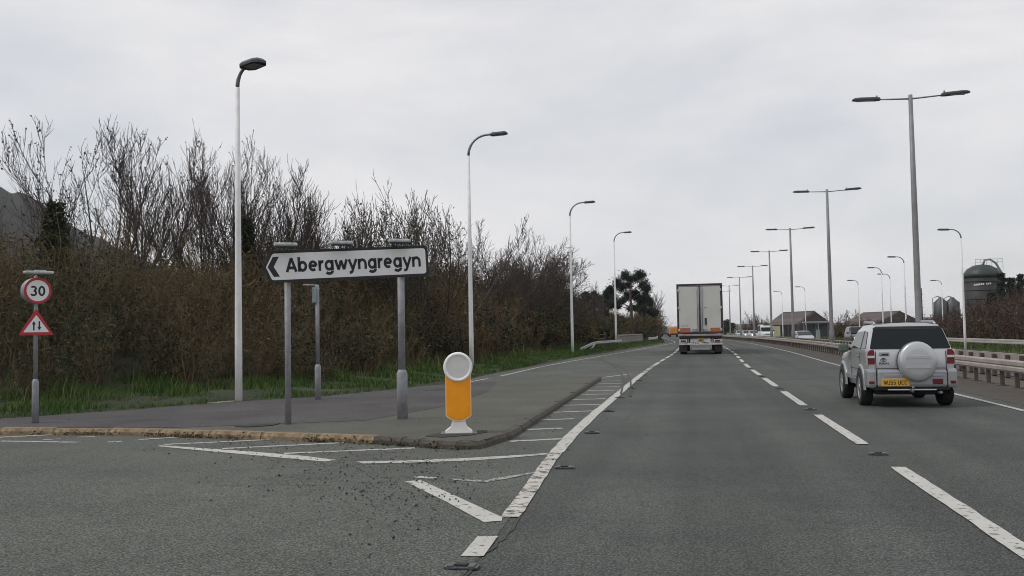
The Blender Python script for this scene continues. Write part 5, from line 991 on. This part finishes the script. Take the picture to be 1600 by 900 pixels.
M_scrub = mat('scrub_stem', (0.11, 0.072, 0.048), 0.9, col2=(0.105, 0.088, 0.046), scale=0.25, island=0.45); M_scrub_t = mat('scrub_twig', (0.125, 0.064, 0.038), 0.9, col2=(0.105, 0.092, 0.036), scale=0.2, island=0.5)
thicket('roadside_thicket', 'brown leafless thicket of scrub and brambles behind the left verge', verge_points(2.5, 11.0, 10.0, 190.0), 900, h_left, (M_scrub, M_scrub_t), 21, 15, 19, 1.0,
        ((9.0, 0.036, M_olive, 0.45, 1.4, 'buds'), (26.0, 0.042, M_ivy, 0.0, 0.85, 'bramble_leaves')))
# --- scrub on the right, beyond the opposite carriageway
def right_points(n):
    y = 44*(330/44)**rng.random(n); x = 23.5+np.array([sh(v) for v in y])+rng.uniform(0, 8, n); return x, y, np.full(n, -0.15)
def h_right(X, Y):
    px = 1085+1500*X/Y; tgt = np.interp(px, [1120, 1150, 1175, 1190, 1205, 1240, 1290, 1330, 1400, 1440, 1475, 1520, 1560, 1600, 1800], [503, 500, 490, 502, 512, 514, 503, 498, 498, 489, 475, 460, 444, 440, 430]); yh = 521.5-0.01745*(px-800); return np.clip(CAMH+(yh-tgt)*Y/1500+0.15, 0.8, 6.0)*np.clip(0.55+(X-np.array([sh(v) for v in Y])-23.5)/6, 0.5, 1)
thicket('right_thicket', 'brown leafless hedge beyond the guard rail on the right', right_points, 460, h_right, (bark('red_brown_stem', (0.09, 0.055, 0.042)), bark('red_brown_twig', (0.078, 0.046, 0.036))), 22, 12, 17, 1.1, ((6.0, 0.05, M_ivy, 0.0, 0.7, 'bramble_leaves'), (4.0, 0.04, M_olive, 0.3, 1.2, 'buds')), (1.0, 1.9))
# --- grass on the verges
def grass(name, label, X, Y, Z, hgt, m, w=0.006, seed=1, lean=0.45):
    n = len(X); r = np.random.default_rng(seed); a = r.uniform(0, 6.28, n); h = hgt*r.uniform(0.45, 1.3, n); dx, dy = np.cos(a), np.sin(a); ln = r.uniform(0.1, 1.0, n)*lean*h; sc = np.clip(np.hypot(X, Y)/17, 0.8, 4)*w
    b0 = np.stack([X-dy*sc, Y+dx*sc, Z-0.02], 1); b1 = np.stack([X+dy*sc, Y-dx*sc, Z-0.02], 1); m0 = np.stack([X+dx*ln*0.35, Y+dy*ln*0.35, Z+h*0.6], 1); off = np.stack([-dy*sc*0.7, dx*sc*0.7, np.zeros(n)], 1); tp = np.stack([X+dx*ln, Y+dy*ln, Z+h], 1)
    V = np.stack([b0, b1, m0-off, m0+off, tp], 1).reshape(-1, 3); o = np.arange(n)[:, None]*5; f = np.concatenate([o+np.array([0, 1, 2]), o+np.array([0, 2, 3]), o+np.array([3, 2, 4])]); return tag(link(name, np_mesh(name, V, f), m), label, 'grass', kind='stuff')
M_grass = leafmat('verge_grass_blade', (0.042, 0.095, 0.016), (0.075, 0.115, 0.028), 0.45, 0.8); M_straw = leafmat('dead_grass_blade', (0.15, 0.115, 0.05), (0.09, 0.085, 0.035), 0.45, 0.7); M_rgrass = leafmat('far_grass_blade', (0.055, 0.09, 0.022), (0.09, 0.11, 0.035), 0.4, 0.3)
rng = np.random.default_rng(31); X, Y, Z = verge_points(0.02, 4.2, 11.0, 60.0)(150000); grass('verge_grass', 'short green grass along the left verge', X, Y, Z, (0.10+0.10*np.clip(vdist(X, Y)/3, 0, 1))*(1+0.6*np.sin(X*2.1+np.sin(Y*1.3))*np.sin(Y*1.7)), M_grass, 0.006, 2, 0.8)
X, Y, Z = verge_points(0.1, 3.4, 55.0, 180.0)(22000); grass('distant_verge_grass', 'green grass bank beside the guard rail on the left', X, Y, Z, 0.2, M_grass, 0.006, 5)
X, Y, Z = verge_points(1.6, 5.2, 11.0, 60.0)(9000); kp = (np.sin(X*1.3+2)*np.sin(Y*1.1)+rng.normal(size=len(X))*0.3) > 0.15; X, Y, Z = X[kp], Y[kp], Z[kp]; grass('dead_grass', 'tall straw-coloured dead grass at the foot of the thicket', X, Y, Z, 0.5, M_straw, 0.005, 3, 1.1)
n = 26000; Y = 40*(220/40)**rng.random(n); X = 17.9+np.array([sh(v) for v in Y])+rng.uniform(0, 6.5, n); grass('far_verge_grass', 'green grass on the verge beyond the opposite carriageway', X, Y, np.full(n, -0.22), 0.22, M_rgrass, 0.006, 4)
# --- weeds and silt caught along the kerb foot
def kerb_weeds():
    C = []; r = random.Random(9)
    for k in range(46):
        u = r.random(); px = 20+u*700; t = G(px, float(np.interp(px, [0, 60, 200, 500, 600, 720], [680, 679.8, 680.8, 691.3, 695.3, 703.8])))
        q = rng.normal(size=(r.randint(14, 60), 3))*np.array([0.13, 0.035, 0.03]); q[:, 2] = np.abs(q[:, 2])+0.006; C.append(q+np.array([t.x, t.y+0.02, 0.0]))
    return np.concatenate(C)
v, f = np_leaves(kerb_weeds(), 0.018, 1.0, 0.7); tag(link('kerb_weeds', np_mesh('kerb_weeds', v, f), leafmat('dry_weed', (0.075, 0.055, 0.03), (0.10, 0.085, 0.03), 0.5, 4)), 'dry brown weeds and leaf litter along the kerb foot', 'weeds', kind='stuff')
# ================================================================== FARM BUILDINGS AND OTHER THINGS ON THE RIGHT
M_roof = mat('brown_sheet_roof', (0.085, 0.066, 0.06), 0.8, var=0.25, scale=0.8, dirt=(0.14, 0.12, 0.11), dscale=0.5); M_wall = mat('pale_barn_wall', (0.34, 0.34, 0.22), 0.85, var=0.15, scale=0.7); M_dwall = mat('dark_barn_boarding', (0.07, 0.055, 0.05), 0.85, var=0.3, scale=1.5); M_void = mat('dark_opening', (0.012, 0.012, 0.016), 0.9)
def barn(label, base, rz, W, Ln, He, Hr, wall_front, open_front=True):
    """gable ends along local X, ridge along local X; front faces -Y"""
    root = thing('barn', label, 'barn', base, rz)
    MB().prism([(-W/2, 0), (W/2, 0), (W/2, He), (0, Hr), (-W/2, He)], Matrix(((0, 0, 1, 0), (1, 0, 0, 0), (0, 1, 0, 0), (0, 0, 0, 1))), -Ln/2, Ln/2).build('wall', M_dwall, root)
    for s in (-1, 1):
        sl = math.hypot(W/2+.4, Hr-He); n = int(Ln/1.05)
        a = math.atan2(Hr-He, W/2); sheetm = None
        for k in range(n):
            if sheetm is None: sheetm = MB().box((0, 0, 0), (1.04, sl, .06)).mesh('roof_sheet')
            o = link('roof_sheet', sheetm, None if sheetm.materials else M_roof, root); o.location = (-Ln/2+.525+1.05*k, s*(W/4+.1), (He+Hr)/2-.04+.08); o.rotation_euler = (-s*a, 0, 0)
    MB().box((0, 0, Hr+.1), (Ln, .4, .08), 0, .02).build('ridge_cap', M_roof, root)
    w = MB().box((-Ln*.27, -W/2-.04, He*.46), (Ln*.40, .06, He*.9)).build('pale_wall', wall_front, root)
    if open_front: MB().box((Ln*.2, -W/2-.03, He*.45), (Ln*.5, .06, He*.86)).build('opening', M_void, root);  # near-black panel on the solid wall paints the shaded interior
    for x in (-.05, .2, .45): MB().box((Ln*x, -W/2-.09, He*.46), (.22, .12, He*.92)).build('stanchion', M_dwall, root)
    return root
p = AT(1249, 525, 205); barn('brown gabled barn with pale wall and dark opening beyond the road', (p.x, 205, -.2), rad(-64), 7.6, 12, 2.5, 5.0, M_wall)
p = AT(1378, 520, 235); barn('long low barn with brown roof behind the hedge, right of the gabled barn', (p.x, 235, -.2), rad(-70), 12, 16, 2.3, 5.1, M_dwall, False)
# bus shelter frame and cabinet
M_alu = mat('shelter_frame', (0.30, 0.34, 0.35), 0.5, 0.4); p = AT(1279, 526, 128); rt = thing('bus_shelter', 'open grey bus shelter frame with flat roof beside the second median lamp', 'bus shelter', (p.x, 128, -.22), rad(6))
for x in (-1.5, 0, 1.5):
    for y in (0, 1.3): MB().box((x, y, 1.2), (.1, .1, 2.4)).build('post', M_alu, rt)
MB().box((0, .65, 2.42), (3.5, 1.7, .18), 0, .04).build('roof', M_alu, rt); MB().box((0, 1.36, 1.3), (3.0, .02, 1.7)).build('back_panel', mat('shelter_glazing', (0.10, 0.12, 0.13), 0.15), rt); MB().box((0, 1.0, .5), (2.6, .35, .06), 0, .01).build('bench', M_alu, rt)
p = AT(1278.5, 527, 120); rt = thing('roadside_cabinet', 'small pale green roadside cabinet in front of the shelter', 'cabinet', (p.x, 120, -.22)); MB().box((0, 0, .7), (.45, .35, 1.4), 0, .02).build('casing', mat('cabinet_green', (0.26, 0.31, 0.27), 0.6, var=0.1, scale=4), rt); MB().box((0, 0, 1.43), (.5, .4, .06), 0, .01).build('lid', M_alu, rt); MB().box((0, -.18, .72), (.36, .01, 1.1)).build('door', mat('cabinet_door', (0.24, 0.29, 0.25), 0.6), rt)
# telegraph pole
p = AT(1440, 505, 95); t = AT(1440, 450, 95); rt = thing('telegraph_pole', 'dark wooden pole right of the tall nearest median lamp', 'pole', (p.x, 95, -.2)); MB().tube([(0, 0, -.3), (0, 0, t.z+.2)], [.17, .13], 10).build('pole', mat('creosote_wood', (0.035, 0.028, 0.024), 0.85, var=0.3, scale=5), rt)
for z in (t.z-.4, t.z-1.0, t.z-1.6): MB().tube([(-.22, 0, z), (.24, 0, z)], .02, 5).build('step_iron', M_galv, rt)
# silo
M_silo = mat('dark_silo_shell', (0.03, 0.03, 0.031), 0.6, 0.2, var=0.2, scale=0.7, dirt=(0.03, 0.03, 0.032), dscale=0.4); M_sdome = mat('silo_dome', (0.035, 0.045, 0.045), 0.5, 0.2, var=0.2, scale=0.8)
Y = 122; c = AT(1537, 500, Y); R_ = 25.5*Y/1500; zs = AT(1537, 434, Y).z+.2; zd = AT(1537, 413, Y).z+.2; rt = thing('silo', 'dark round silo with domed top rising above the right hedge', 'silo', (c.x, Y, -.2))
MB().lathe([(R_, 0), (R_, zs)], Matrix.Identity(4), 32).build('shell', M_silo, rt)
d = MB().lathe([(R_*1.02, zs), (R_*.98, zs+(zd-zs)*.3), (R_*.8, zs+(zd-zs)*.65), (R_*.45, zs+(zd-zs)*.92), (.0001, zd)], Matrix.Identity(4), 32).build('dome', M_sdome, rt)
for k in range(7): MB().lathe([(R_+.01, zs*(k+.5)/7), (R_+.05, zs*(k+.5)/7+.03), (R_+.01, zs*(k+.5)/7+.09)], Matrix.Identity(4), 32).build('hoop', M_silo, rt)
MB().tube([(.1, -.3, zd-.1), (.25, -.3, zd+.5), (.9, -.3, zd+.55), (1.5, -.3, zd+.1), (R_+.15, -.3, zs+.3), (R_+.2, -.3, .4)], .13, 8).build('filler_pipe', M_galv, rt)
for x in (-.9, -.3, .3, .9, 1.5, 2.1): MB().tube([(x, -.9, zs+.8), (x, -.9, zd+.55)], .025, 4).build('guard_post', M_galv, d)
MB().tube([(-.9, -.9, zd+.55), (2.1, -.9, zd+.55)], .03, 4).tube([(-.9, -.9, zd+.2), (2.1, -.9, zd+.2)], .02, 4).build('guard_rail', M_galv, d)
lm = MB(); zz = AT(1523, 446, Y).z+.2
for k, w in enumerate((.16, .13, .16, .14, .15, .16, .0, .12, .1, .15)):
    a = rad(-128+k*5.2)
    if w: lm.box((math.cos(a)*(R_+.012), math.sin(a)*(R_+.012), zz+k*.012), (w, .02, .2), a+math.pi/2)
lm.build('white_lettering', M_signwhite, rt)
# grain bins
M_bin = mat('bin_steel', (0.085, 0.085, 0.09), 0.5, 0.4, var=0.2, scale=1.2)
for px, lab in ((1471, 'grey grain bin, left one of the pair behind the hedge'), (1489, 'grey grain bin, right one of the pair behind the hedge')):
    Y = 168; c = AT(px, 500, Y); zt = AT(px, 466, Y).z+.2; r_ = 10*Y/1500; rt = thing('grain_bin', lab, 'grain bin', (c.x, Y, -.2), 0, 'grain bins'); MB().lathe([(.3, 1.0), (r_, 2.6), (r_, zt-.7), (r_*.3, zt), (r_*.3, zt+.15)], Matrix.Identity(4), 20).build('tank', M_bin, rt)
    for k in range(4): a = math.pi/4+k*math.pi/2; MB().box((math.cos(a)*r_, math.sin(a)*r_, 1.6), (.12, .12, 3.2)).build('leg', M_bin, rt)
    MB().tube([(-r_-.15, -.1, .3), (-r_-.15, -.1, zt), (-r_*.5, -.1, zt+.35), (0, 0, zt+.15)], .08, 6).build('filler_pipe', M_galv, rt)
p = AT(1457, 500, 175); rt = thing('farm_shed', 'small dark lean-to shed left of the grain bins', 'shed', (p.x, 175, -.2)); MB().box((0, 0, 1.4), (3.2, 3, 2.8)).build('wall', M_dwall, rt); MB().box((0, 0, 2.9), (3.6, 3.4, .12), 0, 0, rad(8)).build('roof', M_roof, rt); MB().box((0, -1.52, 1.0), (1.0, .05, 2.0)).build('door', M_void, rt)
# conifers on the right
def conifer(label, px, py, Y, seed):
    r = np.random.default_rng(seed); c = AT(px, 500, Y); Hh = AT(px, py, Y).z+.2; root = thing('conifer', label, 'tree', (c.x, Y, -.2), 0, 'dark conifers behind the right hedge'); MB().tube([(0, 0, -.2), (0, 0, Hh*.97)], [.2, .03], 6).build('trunk', M_bark, root); C = []
    for k in range(26):
        t = .12+.86*k/26; w = Hh*.26*(1.05-t)+.12
        for j in range(7): a = r.uniform(0, 6.28); L_ = w*r.uniform(.6, 1.15); q = r.random((46, 1)); C.append(np.concatenate([math.cos(a)*q*L_, math.sin(a)*q*L_, Hh*t-q*L_*.12+q**2*L_*.35], 1)+r.normal(size=(46, 3))*np.array([.1, .1, .06]))
    v, f = np_leaves(np.concatenate(C), .12, .5, .35); link('crown', np_mesh('crown', v, f), M_needle, root)
for k, (px, py, Y, lab) in enumerate([(1568, 423, 116, 'dark conifer immediately right of the silo'), (1582, 431, 112, 'shorter dark conifer, second to the right of the silo'), (1597, 425, 108, 'dark conifer cut by the right edge of the picture'), (1552, 455, 100, 'low dark conifer in front of the silo base')]): conifer(lab, px, py, Y, 60+k)
# bare trees far behind, right of the lorry
for i, (px, py, Y, lab) in enumerate([(1178, 484, 260, 'small bare tree behind the fifth median lamp'), (1199, 491, 255, 'thin bare tree behind the white van'), (1310, 484, 240, 'bare tree between the two barns'), (1335, 482, 245, 'bare tree at the left end of the long low barn')]):
    Hh = AT(px, py, Y).z+.2; x = AT(px, 510, Y).x; tree(lab, (x, Y, -.3), grow(300+i, Hh, 1.0, stems=3, lean=.4, nb=(8, 6, 3), ratio=(.5, .5, .5), r0=.1, rmin=.03, up=.4, wig=.1, ang=(25, 50)), target=Hh, group='distant bare trees on the right')
def tree_mass(name, label, px, py, Y, w, m, seed):
    c = AT(px, 505, Y); Hh = AT(px, py, Y).z+.3; r = np.random.default_rng(seed); n = 5000; root = thing(name, label, 'tree', (c.x, Y, -.3)); MB().tube([(0, 0, 0), (0.1, 0, Hh*.6)], [.25, .1], 6).build('trunk', M_bark, root)
    u = r.normal(size=(n, 3)); u /= np.linalg.norm(u, axis=1, keepdims=True); k = r.random(n)**.4; C = u*k[:, None]*np.array([w, w, Hh*.45])*(1+.25*np.sin(u[:, :1]*7+seed)*np.sin(u[:, 2:]*6)); C[:, 2] += Hh*.56; v, f = np_leaves(C, .22); link('crown', np_mesh('crown', v, f), m, root)
tree_mass('evergreen_tree', 'bluish evergreen tree just right of the lorry', 1133, 500, 300, 3.2, M_needle, 3)
# ------------------------------------------------------------------ haze: one closed box of thin air round everything but the sky
hz_ = MB().box((0, 2050, 38), (10600, 7300, 79)).build('haze', None); hm = bpy.data.materials.new('haze_air'); hm.use_nodes = True; hm.node_tree.nodes.clear()
_o = hm.node_tree.nodes.new('ShaderNodeOutputMaterial'); _v = hm.node_tree.nodes.new('ShaderNodeVolumePrincipled'); _v.inputs['Color'].default_value = (0.97, 0.98, 1.0, 1); _v.inputs['Density'].default_value = 1.2e-4; _v.inputs['Anisotropy'].default_value = 0.2
hm.node_tree.links.new(_v.outputs['Volume'], _o.inputs['Volume']); hz_.data.materials.append(hm); tag(hz_, 'thin pale haze in the air', 'haze', kind='stuff')
